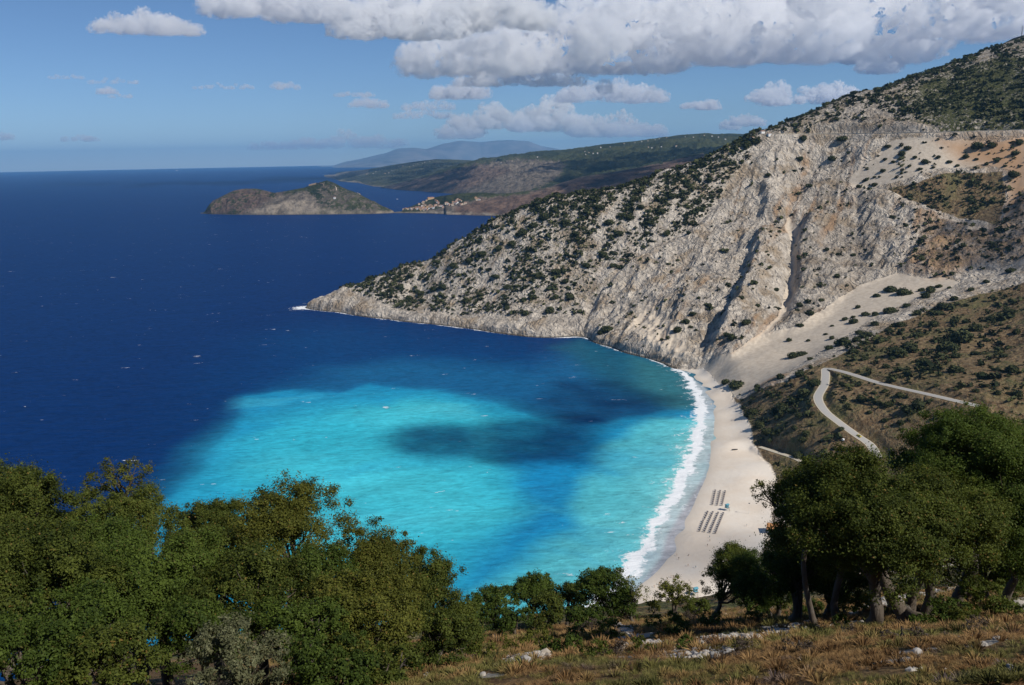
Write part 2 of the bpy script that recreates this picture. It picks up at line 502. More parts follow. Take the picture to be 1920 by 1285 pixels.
# ---- relief: strata and gullies running down the face, broken rock between them
def fall(XY, Zb): return np.stack([(XY[:, 0] * 0.80 - XY[:, 1] * 0.60 + Zb * 0.15) / 26, (XY[:, 0] * 0.60 + XY[:, 1] * 0.80) / 120], 1)
def relief(XY, Zb, rocky):
    Fq = fall(XY + wob(XY, 45, 9, 11), Zb)
    big = fbm(Fq, 4, 21, 0.55, ridged=True) * 6.0
    mid = fbm(XY / 17 + 5, 5, 33, 0.62, ridged=True) * 5.5
    blk = fbm(XY / 60, 3, 41) * 9
    return rocky * (big + mid + blk + 3.0) + (1 - rocky) * fbm(XY / 30, 4, 45) * 1.2
dz = relief(XY, Zb, rocky)
def rib(pts, amp, wl, wr):
    """A buttress (or, with amp < 0, a gully) along a line, steeper on one side."""
    L = resample(land_poly(pts), 10)
    k = np.where((XY[:, 0] > L[:, 0].min() - 80) & (XY[:, 0] < L[:, 0].max() + 80) & (XY[:, 1] > L[:, 1].min() - 80) & (XY[:, 1] < L[:, 1].max() + 80))[0]
    q = XY[k] + wob(XY[k], 30, 8, 61)
    d, par = seg_dist(q, L)
    i = np.clip(par.astype(int), 0, len(L) - 2)
    ab = L[i + 1, :2] - L[i, :2]; ap = q - L[i, :2]
    side = np.sign(ab[:, 0] * ap[:, 1] - ab[:, 1] * ap[:, 0])
    w = np.where(side > 0, wl, wr)
    ends = smooth(0, 0.18, par / (len(L) - 1)) * smooth(0, 0.12, 1 - par / (len(L) - 1))
    g = np.clip(1 - d / w, 0, 1)
    dz[k] += amp * ends * g * g * (3 - 2 * g)
# listed from high to low: left of the line = towards the camera's right
rib([(1440, 430), (1415, 520), (1385, 590), (1350, 650), (1335, 676)], 17, 60, 16)
rib([(1425, 350), (1440, 390), (1440, 430)], 11, 50, 14)
rib([(1530, 400), (1505, 470), (1500, 540), (1480, 590)], 14, 60, 13)
rib([(1500, 330), (1485, 420), (1488, 480), (1482, 550), (1450, 618)], -3.4, 18, 14)
rib([(1560, 280), (1530, 350), (1520, 380)], 6.0, 45, 14)
rib([(1330, 520), (1270, 600), (1262, 650)], 4.5, 45, 14)
rib([(1640, 370), (1625, 440), (1640, 500)], 5.2, 50, 18)
rib([(1740, 380), (1700, 440), (1690, 500)], 4.5, 60, 22)
rib([(1250, 470), (1190, 540), (1130, 600)], 3.4, 40, 18)
rib([(1110, 560), (1102, 600), (1100, 628)], -3.0, 14, 12)
Z = Zb + dz * land * (1 - 0.95 * s_sand)
Z = np.where(Zb < -1, np.minimum(Z, Zb), Z)
# a steep foot along the rocky shore
sd, _ = seg_dist(XY, shore[:len(shore_rock)])
foot = np.exp(-sd / 14.0) * (Zb > 0.3) * (1 - s_sand)
Z += foot * (2.5 + 5 * np.abs(fbm(XY / 22, 3, 71)))
# benches cut for the roads
def bench(Z, line, w_in, w_out, drop):
    d, par = seg_dist(XY[_near(line)], line)
    k = _near(line)
    rz = np.interp(par, np.arange(len(line)), line[:, 2]) - drop
    w = 1 - smooth(w_in, w_out, d)
    Z[k] = Z[k] * (1 - w) + rz * w
def _near(line, m=40):
    return np.where((XY[:, 0] > line[:, 0].min() - m) & (XY[:, 0] < line[:, 0].max() + m) & (XY[:, 1] > line[:, 1].min() - m) & (XY[:, 1] < line[:, 1].max() + m))[0]
bench(Z, road_lower, 4.6, 11, 0.25)
bench(Z, road_beach, 3.8, 9, 0.2)
bench(Z, road_cliff, 6.0, 13, 0.3)
# keep the land under the foreground slope
LAND = np.concatenate([XY, Z[:, None]], 1)

def land_z(P):
    """Height of the finished land (bilinear in the grid)."""
    P = np.asarray(P, float)
    a = np.arctan2(P[:, 0], P[:, 1]); r = np.hypot(P[:, 0], P[:, 1])
    ia = np.clip(np.interp(a, AZ, np.arange(nc)), 0, nc - 1.001); ir = np.clip(np.interp(r, RR, np.arange(nr)), 0, nr - 1.001)
    i, j = ir.astype(int), ia.astype(int); u, v = ir - i, ia - j
    G = Z.reshape(nr, nc)
    return (G[i, j] * (1 - u) * (1 - v) + G[i + 1, j] * u * (1 - v) + G[i, j + 1] * (1 - u) * v + G[i + 1, j + 1] * u * v)

wet = np.exp(-np.clip(Z, 0, 9) / 0.9) * sandm
red = np.clip(mk["red"] + 0.45 * mk["red2"] + 0.8 * mk["red3"] + 0.8 * mk["dark"], 0, 1)
_st = fbm(fall(XY + wob(XY, 40, 7, 15), Zb) * np.array([2.2, 0.6]), 4, 601)
red = np.clip(red + 0.75 * smooth(0.12, 0.38, _st) * np.maximum(mk["cliff"], 0.6 * mk["scrub"]) * (1 - mk["shore_rock"]) * (1 - scree), 0, 1)
soil = np.clip(mk["grass"] + 0.45 * mk["dark"] + 0.95 * mk["green"], 0, 1) * (1 - sandm) * (1 - scree)
grn = np.clip(0.42 * mk["top"] + 0.32 * mk["top_green"] + 0.25 * mk["green"] + 0.38 * mk["scrub"], 0, 1) * (1 - 0.9 * mk["bare_cut"]) * (1 - scree)

nearm = 1 - smooth(330, 430, np.repeat(RR, nc))
soil = np.maximum(soil, nearm * (1 - sandm)); grn = np.clip(grn + 0.36 * mk["grass"], 0, 1) * (1 - sandm)
grn = np.maximum(grn, 0.6 * nearm * (1 - sandm))

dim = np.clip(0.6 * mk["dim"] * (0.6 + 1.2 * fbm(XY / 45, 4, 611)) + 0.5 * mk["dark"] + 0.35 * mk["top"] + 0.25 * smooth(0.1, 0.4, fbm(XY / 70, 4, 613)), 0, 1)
m = Mat("hillside_ground", 0.95, 0.1)
oc = m.coord()
ma = m.n("ShaderNodeSeparateColor"); m.l(m.attr("zone", "Color"), ma.inputs[0])
mb = m.n("ShaderNodeSeparateColor"); m.l(m.attr("zone2", "Color"), mb.inputs[0])
S_scree, S_soil, S_green = ma.outputs[0], ma.outputs[1], ma.outputs[2]
S_sand, S_wet, S_red = mb.outputs[0], mb.outputs[1], mb.outputs[2]
n1 = m.noise(oc, 0.03, 6, 0.62)
n2 = m.noise(oc, 0.22, 5, 0.65)
n3 = m.noise(m.coord((1, 1, 0.35)), 0.09, 6, 0.7, 0.6)
n4 = m.noise(oc, 1.1, 3, 0.6)
rock = m.mix(m.ss(n3, 0.35, 0.62), (0.36, 0.315, 0.265, 1), (0.68, 0.60, 0.50, 1))
rock = m.mix(m.ss(n1, 0.46, 0.66), rock, (0.40, 0.31, 0.215, 1))
rock = m.mix(m.ss(n2, 0.58, 0.80), rock, (0.19, 0.17, 0.145, 1))
rock = m.mix(m.ss(n4, 0.58, 0.8), rock, (0.60, 0.55, 0.48, 1))
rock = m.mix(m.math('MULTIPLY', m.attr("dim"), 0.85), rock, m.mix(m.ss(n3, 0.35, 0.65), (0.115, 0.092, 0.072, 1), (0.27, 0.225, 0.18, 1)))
vd = m.n("ShaderNodeTexVoronoi", feature='DISTANCE_TO_EDGE'); vn = m.n("ShaderNodeVectorMath", operation='ADD'); nv = m.n("ShaderNodeTexNoise"); nv.inputs["Scale"].default_value = 0.05; nv.inputs["Detail"].default_value = 4
m.l(oc, nv.inputs["Vector"]); sc9 = m.n("ShaderNodeVectorMath", operation='SCALE'); sc9.inputs["Scale"].default_value = 26.0
m.l(nv.outputs["Color"], sc9.inputs[0]); m.l(m.coord((1, 1, 0.55), rot=(0.3, 0.5, 0.6)), vn.inputs[0]); m.l(sc9.outputs[0], vn.inputs[1])
m.l(vn.outputs[0], vd.inputs["Vector"]); vd.inputs["Scale"].default_value = 0.115
crack = m.math('SUBTRACT', 1.0, m.ss(vd.outputs["Distance"], 0.0, 0.10))
rock = m.mix(m.math('MULTIPLY', crack, m.math('MULTIPLY', m.ss(n1, 0.3, 0.7), 0.42)), rock, (0.13, 0.11, 0.09, 1))
# earth and dry grass
earth = m.mix(m.ss(n2, 0.35, 0.65), (0.125, 0.078, 0.040, 1), (0.245, 0.175, 0.095, 1))
earth = m.mix(m.ss(n1, 0.45, 0.68), earth, (0.135, 0.118, 0.050, 1))
earth = m.mix(m.ss(n4, 0.56, 0.75), earth, (0.30, 0.245, 0.17, 1))
c = m.mix(m.math('MULTIPLY', S_red, m.ss(n1, 0.3, 0.6)), rock, (0.38, 0.24, 0.14, 1))
c = m.mix(m.ss(m.math('ADD', S_soil, m.math('MULTIPLY_ADD', n2, 0.9, -0.45)), 0.4, 0.62), c, earth)
gcol = m.mix(m.ss(n2, 0.35, 0.6), (0.04, 0.05, 0.018, 1), (0.10, 0.10, 0.04, 1))
gm = m.math('ADD', m.math('ADD', S_green, m.math('MULTIPLY_ADD', n2, 1.6, -0.8)), m.math('MULTIPLY_ADD', n1, 0.8, -0.4))
c = m.mix(m.ss(gm, 0.48, 0.68), c, gcol)
sc_ = m.mix(m.ss(n2, 0.3, 0.7), (0.46, 0.385, 0.30, 1), (0.58, 0.50, 0.40, 1))
sc_ = m.mix(m.math('MULTIPLY', S_red, 0.9), sc_, (0.50, 0.29, 0.15, 1))
sm = m.ss(m.math('ADD', S_scree, m.math('MULTIPLY_ADD', n2, 0.5, -0.25)), 0.35, 0.6)
c = m.mix(sm, c, sc_)
sa = m.mix(m.ss(n1, 0.35, 0.65), (0.76, 0.645, 0.515, 1), (0.82, 0.73, 0.615, 1))
sa = m.mix(m.ss(n4, 0.6, 0.85), sa, (0.62, 0.52, 0.40, 1))
sa = m.mix(m.math('MULTIPLY', S_wet, 0.75), sa, (0.47, 0.42, 0.36, 1))
c = m.mix(S_sand, c, sa)
# a dark wet band where the rock meets the sea
geo = m.n("ShaderNodeNewGeometry"); sx = m.n("ShaderNodeSeparateXYZ"); m.l(geo.outputs["Position"], sx.inputs[0])
tide = m.math('SUBTRACT', 1.0, m.ss(m.math('ADD', sx.outputs[2], m.math('MULTIPLY', n4, -1.6)), 0.0, 1.4))
c = m.mix(m.math('MULTIPLY', tide, m.math('SUBTRACT', 0.85, S_sand, clamp=True)), c, (0.085, 0.07, 0.05, 1))
m.col(c)
hb = m.math('ADD', m.math('MULTIPLY_ADD', n2, 1.5, -0.75), m.math('MULTIPLY_ADD', n3, 4.0, -2.0))
hb = m.math('ADD', hb, m.math('MULTIPLY_ADD', n4, 0.5, -0.25))
hb = m.math('ADD', hb, m.math('MULTIPLY_ADD', m.ss(vd.outputs["Distance"], 0.0, 0.35), 1.1, -0.55))
hb = m.math('MULTIPLY', hb, m.math('SUBTRACT', 1.0, m.math('MULTIPLY', m.math('MAXIMUM', m.math('MAXIMUM', S_sand, sm), m.math('MULTIPLY', S_soil, 0.6)), 0.975)))
m.bump(hb, 1.9, 1.0)
LANDMAT = m.m
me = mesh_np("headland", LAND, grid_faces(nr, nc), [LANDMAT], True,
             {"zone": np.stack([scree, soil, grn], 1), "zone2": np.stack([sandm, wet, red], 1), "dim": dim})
tag(link("headland_terrain", me), kind="structure")

# roads laid on their benches
def ribbon(line, half, lift):
    T = np.gradient(line[:, :2], axis=0); T /= np.linalg.norm(T, axis=1)[:, None]
    N = np.stack([-T[:, 1], T[:, 0]], 1)
    offs = np.array([-1, -0.5, 0, 0.5, 1])
    V = np.concatenate([np.concatenate([line[:, :2] + N * half * o, (line[:, 2] + lift + 0.05 * (1 - o * o))[:, None]], 1) for o in offs])
    n = len(line)
    V = V.reshape(len(offs), n, 3).transpose(1, 0, 2).reshape(-1, 3)
    return V, grid_faces(n, len(offs)), N
asph = Mat("old_asphalt", 0.85, 0.3)
an = asph.noise(asph.coord(), 0.6, 4)
asph.col(asph.mix(an, (0.33, 0.315, 0.295, 1), (0.42, 0.40, 0.37, 1)))
dust = Mat("road_shoulder_gravel", 0.95, 0.2)
dn = dust.noise(dust.coord(), 0.8, 5)
dust.col(dust.mix(dn, (0.42, 0.36, 0.26, 1), (0.62, 0.56, 0.46, 1)))
for nm, line, half, mt in (("road", road_lower, 2.9, asph.m), ("beach_road", road_beach, 2.3, dust.m), ("cliff_road", road_cliff, 3.4, asph.m)):
    V, F, N = ribbon(line, half, 0.12)
    tag(link(nm, mesh_np(nm, V, F, [mt], True)), kind="structure")
    if nm != "beach_road":
        V, F, N = ribbon(line, half + 0.9, 0.04)
        tag(link("road_shoulder", mesh_np("road_shoulder", V, F, [dust.m], True)), kind="structure")

# the pale wall along the outer edge of the cliff road
T = np.gradient(road_cliff[:, :2], axis=0); T /= np.linalg.norm(T, axis=1)[:, None]
N = np.stack([T[:, 1], -T[:, 0]], 1); e = road_cliff[:, :2] + N * 4.6; kz = road_cliff[:, 2]; V = []
for (x, y), n_, z in zip(e, N, kz): V += [(x, y, z - 2.2), (x, y, z + 0.9), (x - n_[0] * 0.5, y - n_[1] * 0.5, z + 0.9), (x - n_[0] * 0.5, y - n_[1] * 0.5, z - 2.2)]
k = len(e); F = np.array([(i * 4 + j, i * 4 + (j + 1) % 4, i * 4 + 4 + (j + 1) % 4, i * 4 + 4 + j) for i in range(k - 1) for j in range(4)])
tag(link("retaining_wall", mesh_np("retaining_wall", np.array(V), F, [dust.m])), "long pale retaining wall carrying the cliff road across the mountain face", "wall")
# ------------------------------------------------------------------ far shores
from mathutils.bvhtree import BVHTree
FAR = {}
mtn = Mat('pale_mountain_rock', 0.95, 0.1)
mtn.col(mtn.mix(mtn.ss(mtn.noise(mtn.coord(), 0.0011, 6, 0.65), 0.35, 0.65), (0.12, 0.135, 0.14, 1), (0.22, 0.22, 0.215, 1)))
fmat = Mat("far_slope_ground", 0.95, 0.1)
oc = fmat.coord()
sc3 = fmat.n("ShaderNodeSeparateColor"); fmat.l(fmat.attr("zone", "Color"), sc3.inputs[0])
a1 = fmat.noise(oc, 0.004, 5, 0.6); a2 = fmat.noise(oc, 0.022, 5, 0.7); a3 = fmat.noise(oc, 0.06, 3, 0.6)
rk = fmat.mix(fmat.ss(a2, 0.35, 0.65), (0.075, 0.063, 0.05, 1), (0.20, 0.165, 0.128, 1))
rk = fmat.mix(sc3.outputs[2], rk, fmat.mix(fmat.ss(a2, 0.3, 0.7), (0.062, 0.042, 0.034, 1), (0.17, 0.112, 0.082, 1)))
gr = fmat.mix(fmat.ss(a1, 0.35, 0.65), (0.018, 0.026, 0.011, 1), (0.055, 0.060, 0.024, 1))
gr = fmat.mix(fmat.ss(a3, 0.55, 0.75), gr, (0.075, 0.07, 0.035, 1))
k = fmat.ss(fmat.math('ADD', sc3.outputs[0], fmat.math('ADD', fmat.math('MULTIPLY_ADD', a2, 1.3, -0.65), fmat.math('MULTIPLY_ADD', a3, 0.9, -0.45))), 0.42, 0.58)
c = fmat.mix(k, rk, gr)
c = fmat.mix(fmat.math('MULTIPLY', sc3.outputs[1], fmat.ss(a2, 0.3, 0.6)), c, (0.30, 0.25, 0.19, 1))
geo = fmat.n("ShaderNodeNewGeometry"); sx = fmat.n("ShaderNodeSeparateXYZ"); fmat.l(geo.outputs["Position"], sx.inputs[0])
c = fmat.mix(fmat.math('SUBTRACT', 1.0, fmat.ss(sx.outputs[2], 0.5, 3.5)), c, (0.10, 0.085, 0.07, 1))
fmat.col(c)
fmat.bump(a2, 14.0, 0.8)

def landmass(name, shore_l, ridge_l, ncol, nrow, amp, wave, seed, zones, green, prof=0.8, back=1.2, mat=None, rel=0.0):
    """Slope from a shoreline (px, py at sea level) up to a skyline (px, py, distance), then down its far side."""
    S = np.array(shore_l, float); Rg = np.array(ridge_l, float)
    px = np.linspace(max(S[0, 0], Rg[0, 0]), min(S[-1, 0], Rg[-1, 0]), ncol)
    wig = fbm(np.stack([px / 16, np.zeros(ncol)], 1), 3, seed) * 0.5
    s3 = at_z(px, np.interp(px, S[:, 0], S[:, 1]), 0.0)
    _k = s3[:, :2] / np.linalg.norm(s3[:, :2], axis=1)[:, None]; s3[:, :2] += _k * (wig * 2 * amp * 0.25)[:, None]
    ry = np.interp(px, Rg[:, 0], Rg[:, 1]) + fbm(np.stack([px / 22, np.ones(ncol)], 1), 3, seed + 3) * 0.8
    Yr = np.interp(px, Rg[:, 0], Rg[:, 2])
    if rel:
        Yr = s3[:, 1] + rel * np.maximum(np.interp(px, S[:, 0], S[:, 1]) - ry, 0) + 40
    r3 = at_y(px, ry, Yr)
    r3[:, 2] = np.maximum(r3[:, 2], 2.0)
    T = np.concatenate([[-0.12, -0.04], np.linspace(0, 1, nrow), 1 + np.array([0.12, 0.3, 0.6, 1.0]) * back])
    V = []
    for tt in T:
        if tt <= 1:
            p = s3 + (r3 - s3) * tt
            p[:, 2] = np.where(tt < 0, tt * 120, r3[:, 2] * max(tt, 0) ** prof)
        else:
            q = (tt - 1) / back
            p = s3 + (r3 - s3) * tt
            p[:, 2] = r3[:, 2] * (1 - q ** 1.3) - 8 * q
        V.append(p)
    V = np.concatenate(V)
    tv = np.repeat(T, ncol)
    w = np.clip(np.sin(np.pi * np.clip(tv, 0, 1)) ** 0.7, 0, 1) * np.minimum(np.tile(r3[:, 2], len(T)) / (amp * 2.2), 1)
    q = (V[:, :2] + wob(V[:, :2], wave * 2, wave * 0.5, seed + 40)) / wave
    V[:, 2] += w * amp * fbm(np.stack([q[:, 0], q[:, 1], V[:, 2] / wave], 1), 5, seed + 7, 0.6, ridged=True)
    V[:, 2] = np.where((tv > 0.02) & (tv < 1.05), np.maximum(V[:, 2], 0.8), V[:, 2])
    vx, vy = proj(V)
    z3 = np.zeros((len(V), 3)); z3[:, 0] = green
    pq = np.stack([vx, vy], 1); pw = np.stack([fbm(pq / 14, 3, seed + 20), fbm(pq / 14, 3, seed + 21)], 1)
    for ch, val, poly, f in zones:
        m_ = poly_mask(pq + pw * 6, poly, f * 1.6)
        z3[:, ch] = z3[:, ch] * (1 - m_) + val * m_
    F = grid_faces(len(T), ncol)
    me = mesh_np(name, V, F, [mat or fmat.m], True, {"zone": z3})
    o = tag(link(name, me), kind="structure")
    FAR[name] = BVHTree.FromPolygons([tuple(v) for v in V], [tuple(int(i) for i in f) for f in F])
    return o
def on_far(px, py, names):
    d = Vector(pdir(px, py)).normalized(); best = None
    for n_ in names:
        h = FAR[n_].ray_cast(Vector((0, 0, CAM_H)), d)
        if h[0] is not None and (best is None or h[3] < best[3]):
            best = h
    return None if best is None else np.array(best[0])

landmass("far_mountains", [(600, 311.0), (700, 309), (900, 306), (1200, 300)],
         [(600, 316, 43000), (614, 315, 43000), (640, 306, 43000), (680, 298, 43000), (700, 293, 43000), (722, 288, 43000), (745, 279, 43500), (775, 277, 43500), (800, 280, 44000), (830, 270, 45000), (865, 264, 45000), (900, 267, 45000), (930, 264, 45000), (960, 263, 45000), (992, 265, 45000), (1015, 274, 45000), (1042, 279, 45000), (1090, 288, 45000), (1200, 300, 45000)],
         260, 60, 150, 2600, 201, [], 0.35, mat=mtn.m)
landmass("far_coast", [(608, 332), (622, 334), (640, 341), (670, 343), (700, 350), (740, 352), (930, 354)],
         [(608, 331, 15500), (630, 328, 15500), (650, 323, 15200), (700, 316, 14500), (740, 309, 13800), (780, 303, 13000), (815, 299, 12500), (845, 299, 12000), (930, 304, 11000)],
         260, 60, 45, 420, 211, [(1, 0.9, [(606, 329), (650, 322), (690, 320), (690, 326), (650, 329), (606, 335)], 5), (1, 0.8, [(608, 330), (640, 338), (700, 347), (740, 350), (740, 354), (690, 353), (610, 346)], 3)], 0.62)
landmass("coast_hills", [(715, 352), (745, 356), (790, 359), (815, 361), (850, 364), (900, 372), (1000, 384), (1300, 386), (1460, 386)],
         [(715, 351, 7900), (735, 347, 7900), (777, 336, 8000), (827, 321, 8300), (860, 311, 8600), (885, 303, 8800), (905, 298, 9000), (932, 296, 9000), (960, 291, 9000), (1000, 286, 9000), (1040, 283, 8900), (1070, 281, 8800), (1110, 275, 8700), (1150, 270, 8600), (1200, 265, 8500), (1240, 258, 8400), (1280, 254, 8300), (1320, 251, 8200), (1345, 252, 8200), (1400, 252, 8000), (1425, 249, 7800), (1460, 250, 7700)],
         460, 130, 80, 300, 221,
         [(0, 0.18, [(870, 315), (930, 302), (1000, 300), (1060, 305), (1050, 330), (1010, 352), (950, 372), (850, 372), (840, 360), (800, 350)], 14), (0, 0.12, [(715, 352), (780, 335), (860, 318), (850, 345), (830, 365), (700, 360)], 8), (2, 0.75, [(715, 352), (780, 335), (900, 305), (960, 320), (850, 365), (700, 360)], 10)], 0.80)
landmass("village_shore", [(728, 400), (760, 400), (800, 400.5), (833, 402), (836, 403), (900, 404.5), (945, 406), (1010, 408), (1320, 414)],
         [(728, 399, 3720), (752, 396.5, 3740), (760, 391, 3800), (775, 386, 3850), (795, 377, 3900), (815, 371, 3960), (835, 367, 4050), (860, 363, 4150), (900, 361, 4250), (930, 363, 4300), (960, 362, 4400), (1000, 357, 4500), (1030, 350, 4600), (1060, 341, 4700), (1090, 332, 4800), (1120, 327, 4900), (1160, 321, 5000), (1200, 314, 5000), (1320, 285, 5000)],
         380, 80, 22, 95, 231,
         [(0, 0.0, [(800, 398), (850, 385), (905, 372), (945, 369), (1000, 362), (1070, 336), (1120, 324), (1200, 316), (1320, 290), (1320, 420), (830, 410)], 6), (2, 1.0, [(850, 390), (905, 373), (945, 369), (1000, 362), (1070, 338), (1160, 322), (1320, 290), (1320, 420), (860, 410)], 6), (1, 0.9, [(728, 396), (830, 397), (900, 400), (1000, 404), (1000, 412), (728, 406)], 3)], 0.72, rel=9.0)
landmass("peninsula", [(376, 400.5), (395, 402), (440, 403), (500, 403.5), (560, 403), (620, 402.5), (700, 401.5), (738, 400)],
         [(376, 400.2, 3800), (384, 397, 3815), (390, 388, 3840), (400, 377, 3880), (420, 366, 3920), (440, 357, 3950), (460, 354, 3960), (482, 354, 3960), (500, 358, 3960), (515, 362, 3960), (540, 358, 3970), (570, 352, 3980), (590, 345, 3990), (602, 341, 4000), (613, 338.5, 4010), (626, 343, 4020), (650, 355, 4010), (672, 363, 3990), (692, 374, 3960), (712, 384, 3900), (738, 396, 3830)],
         420, 90, 20, 75, 241,
         [(0, 0.12, [(500, 372), (575, 362), (600, 380), (590, 398), (470, 402), (440, 395)], 9), (1, 0.75, [(475, 398), (530, 378), (585, 374), (592, 388), (650, 396), (740, 396), (740, 405), (470, 405)], 5),
          (0, 0.50, [(590, 380), (605, 345), (650, 356), (735, 397), (620, 396)], 8), (2, 0.85, [(370, 400), (400, 376), (450, 352), (530, 360), (470, 395), (440, 404)], 10), (0, 0.42, [(400, 376), (450, 352), (530, 360), (470, 395), (390, 402)], 10)], 0.62, rel=4.2)
# the higher hill behind the headland's top, with the mast on it
hp = np.array([(1740, 140, 2350), (1790, 121, 2380), (1830, 106, 2400), (1850, 98, 2420), (1880, 82, 2440), (1900, 72, 2450), (1920, 66, 2460), (1960, 58, 2480), (2020, 60, 2500), (2080, 80, 2500)], float)
px = np.linspace(1740, 2080, 140)
top = at_y(px, np.interp(px, hp[:, 0], hp[:, 1]) + fbm(np.stack([px / 5, px * 0], 1), 3, 77) * 0.5, np.interp(px, hp[:, 0], hp[:, 2]))
HV = []
for t in (-0.6, -0.4, -0.25, -0.12, -0.05, 0, 0.06, 0.2, 0.5, 1.0):
    v = top + np.array([0, 1, 0]) * t * 500; v[:, 2] -= (abs(t) * 300 if t < 0 else 200 * t ** 1.3); v[:, 2] += fbm(v[:, :2] / 40, 3, 79) * 4 * (abs(t) > 0.03); HV.append(v)
z3 = np.tile(np.array([[0.62, 0, 0.3]]), (140 * 10, 1))
tag(link("hilltop", mesh_np("hilltop", np.concatenate(HV), grid_faces(10, 140), [fmat.m], True, {"zone": z3})), kind="structure")
HILLTOP = at_y(1915.5, 67.5, 2456); HILLTOP[2] -= 0.5
# ------------------------------------------------------------------ scrub on the slopes
def on_ground(px, py, y0=330.0, y1=2000.0):
    """Where the photograph's points meet the finished land (relief and all)."""
    px = np.atleast_1d(np.asarray(px, float)); py = np.atleast_1d(np.asarray(py, float))
    d = pdir(px, py); Y = np.geomspace(y0, y1, 900)
    P = np.array([0, 0, CAM_H]) + d[:, None, :] * (Y[None, :] / d[:, 1:2])[..., None]
    h = P[..., 2] - land_z(P[..., :2].reshape(-1, 2)).reshape(P.shape[:2])
    i = np.maximum(np.where((h <= 0).any(1), (h <= 0).argmax(1), len(Y) - 1), 1)
    r = np.arange(len(px)); t = np.clip(h[r, i - 1] / np.maximum(h[r, i - 1] - h[r, i], 1e-9), 0, 1)
    return P[r, i - 1] + t[:, None] * (P[r, i] - P[r, i - 1])

sm_ = Mat("scrub_foliage", 0.8, 0.15)
sv = sm_.attr("tint"); so = sm_.noise(sm_.coord(), 0.5, 3)
sm_.col(sm_.mix(sm_.math('ADD', sv, sm_.math('MULTIPLY_ADD', so, 0.5, -0.25)), (0.016, 0.024, 0.009, 1), (0.088, 0.092, 0.034, 1)))
SCRUB = sm_.m
def leafy_blob(nleaf, size, seed, lumps=5, core=True, flat=0.75):
    """A shrub of radius about 1: a few leafy lumps, each a shell of small leaf clumps."""
    g = np.random.default_rng(seed)
    L = g.normal(size=(lumps, 3)); L /= np.linalg.norm(L, axis=1)[:, None]
    L = L * 0.48 * g.random((lumps, 1)) ** 0.4; L[:, 2] = np.abs(L[:, 2]) * 0.8 + 0.30
    Rl = 0.40 + 0.25 * g.random(lumps)
    k = g.integers(0, lumps, nleaf)
    d = g.normal(size=(nleaf, 3)); d /= np.linalg.norm(d, axis=1)[:, None]
    P = L[k] + d * (Rl[k] * (0.72 + 0.36 * g.random(nleaf)))[:, None]
    a = g.normal(size=(nleaf, 3)); a /= np.linalg.norm(a, axis=1)[:, None]
    n = d + 0.8 * a; n /= np.linalg.norm(n, axis=1)[:, None]
    u = np.cross(n, g.normal(size=(nleaf, 3))); u /= np.linalg.norm(u, axis=1)[:, None]
    v = np.cross(n, u)
    s = size * (0.6 + 0.8 * g.random((nleaf, 1)))
    V = np.stack([P - u * s, P + v * s * 0.7, P + u * s, P - v * s * 0.7], 1).reshape(-1, 3)
    F = [np.arange(nleaf * 4).reshape(-1, 4)]
    tint = np.repeat(g.random(nleaf) * 0.9, 4)
    if core:
        for i in range(lumps):
            c = ICO1[0] * Rl[i] * 0.80 + L[i]
            F.append(ICO1[1] + len(V)); V = np.concatenate([V, c]); tint = np.concatenate([tint, np.full(len(c), 0.15)])
    V[:, 2] *= flat
    V[:, 2] = np.maximum(V[:, 2], -0.12)
    return V, F, tint
shrub_mesh = []
for i in range(7):
    V, F, tint = leafy_blob(900, 0.115, 300 + i, lumps=5 + i % 4, flat=0.8)
    shrub_mesh.append(mesh_np("shrub", V, F, [SCRUB], False, {"tint": tint}))

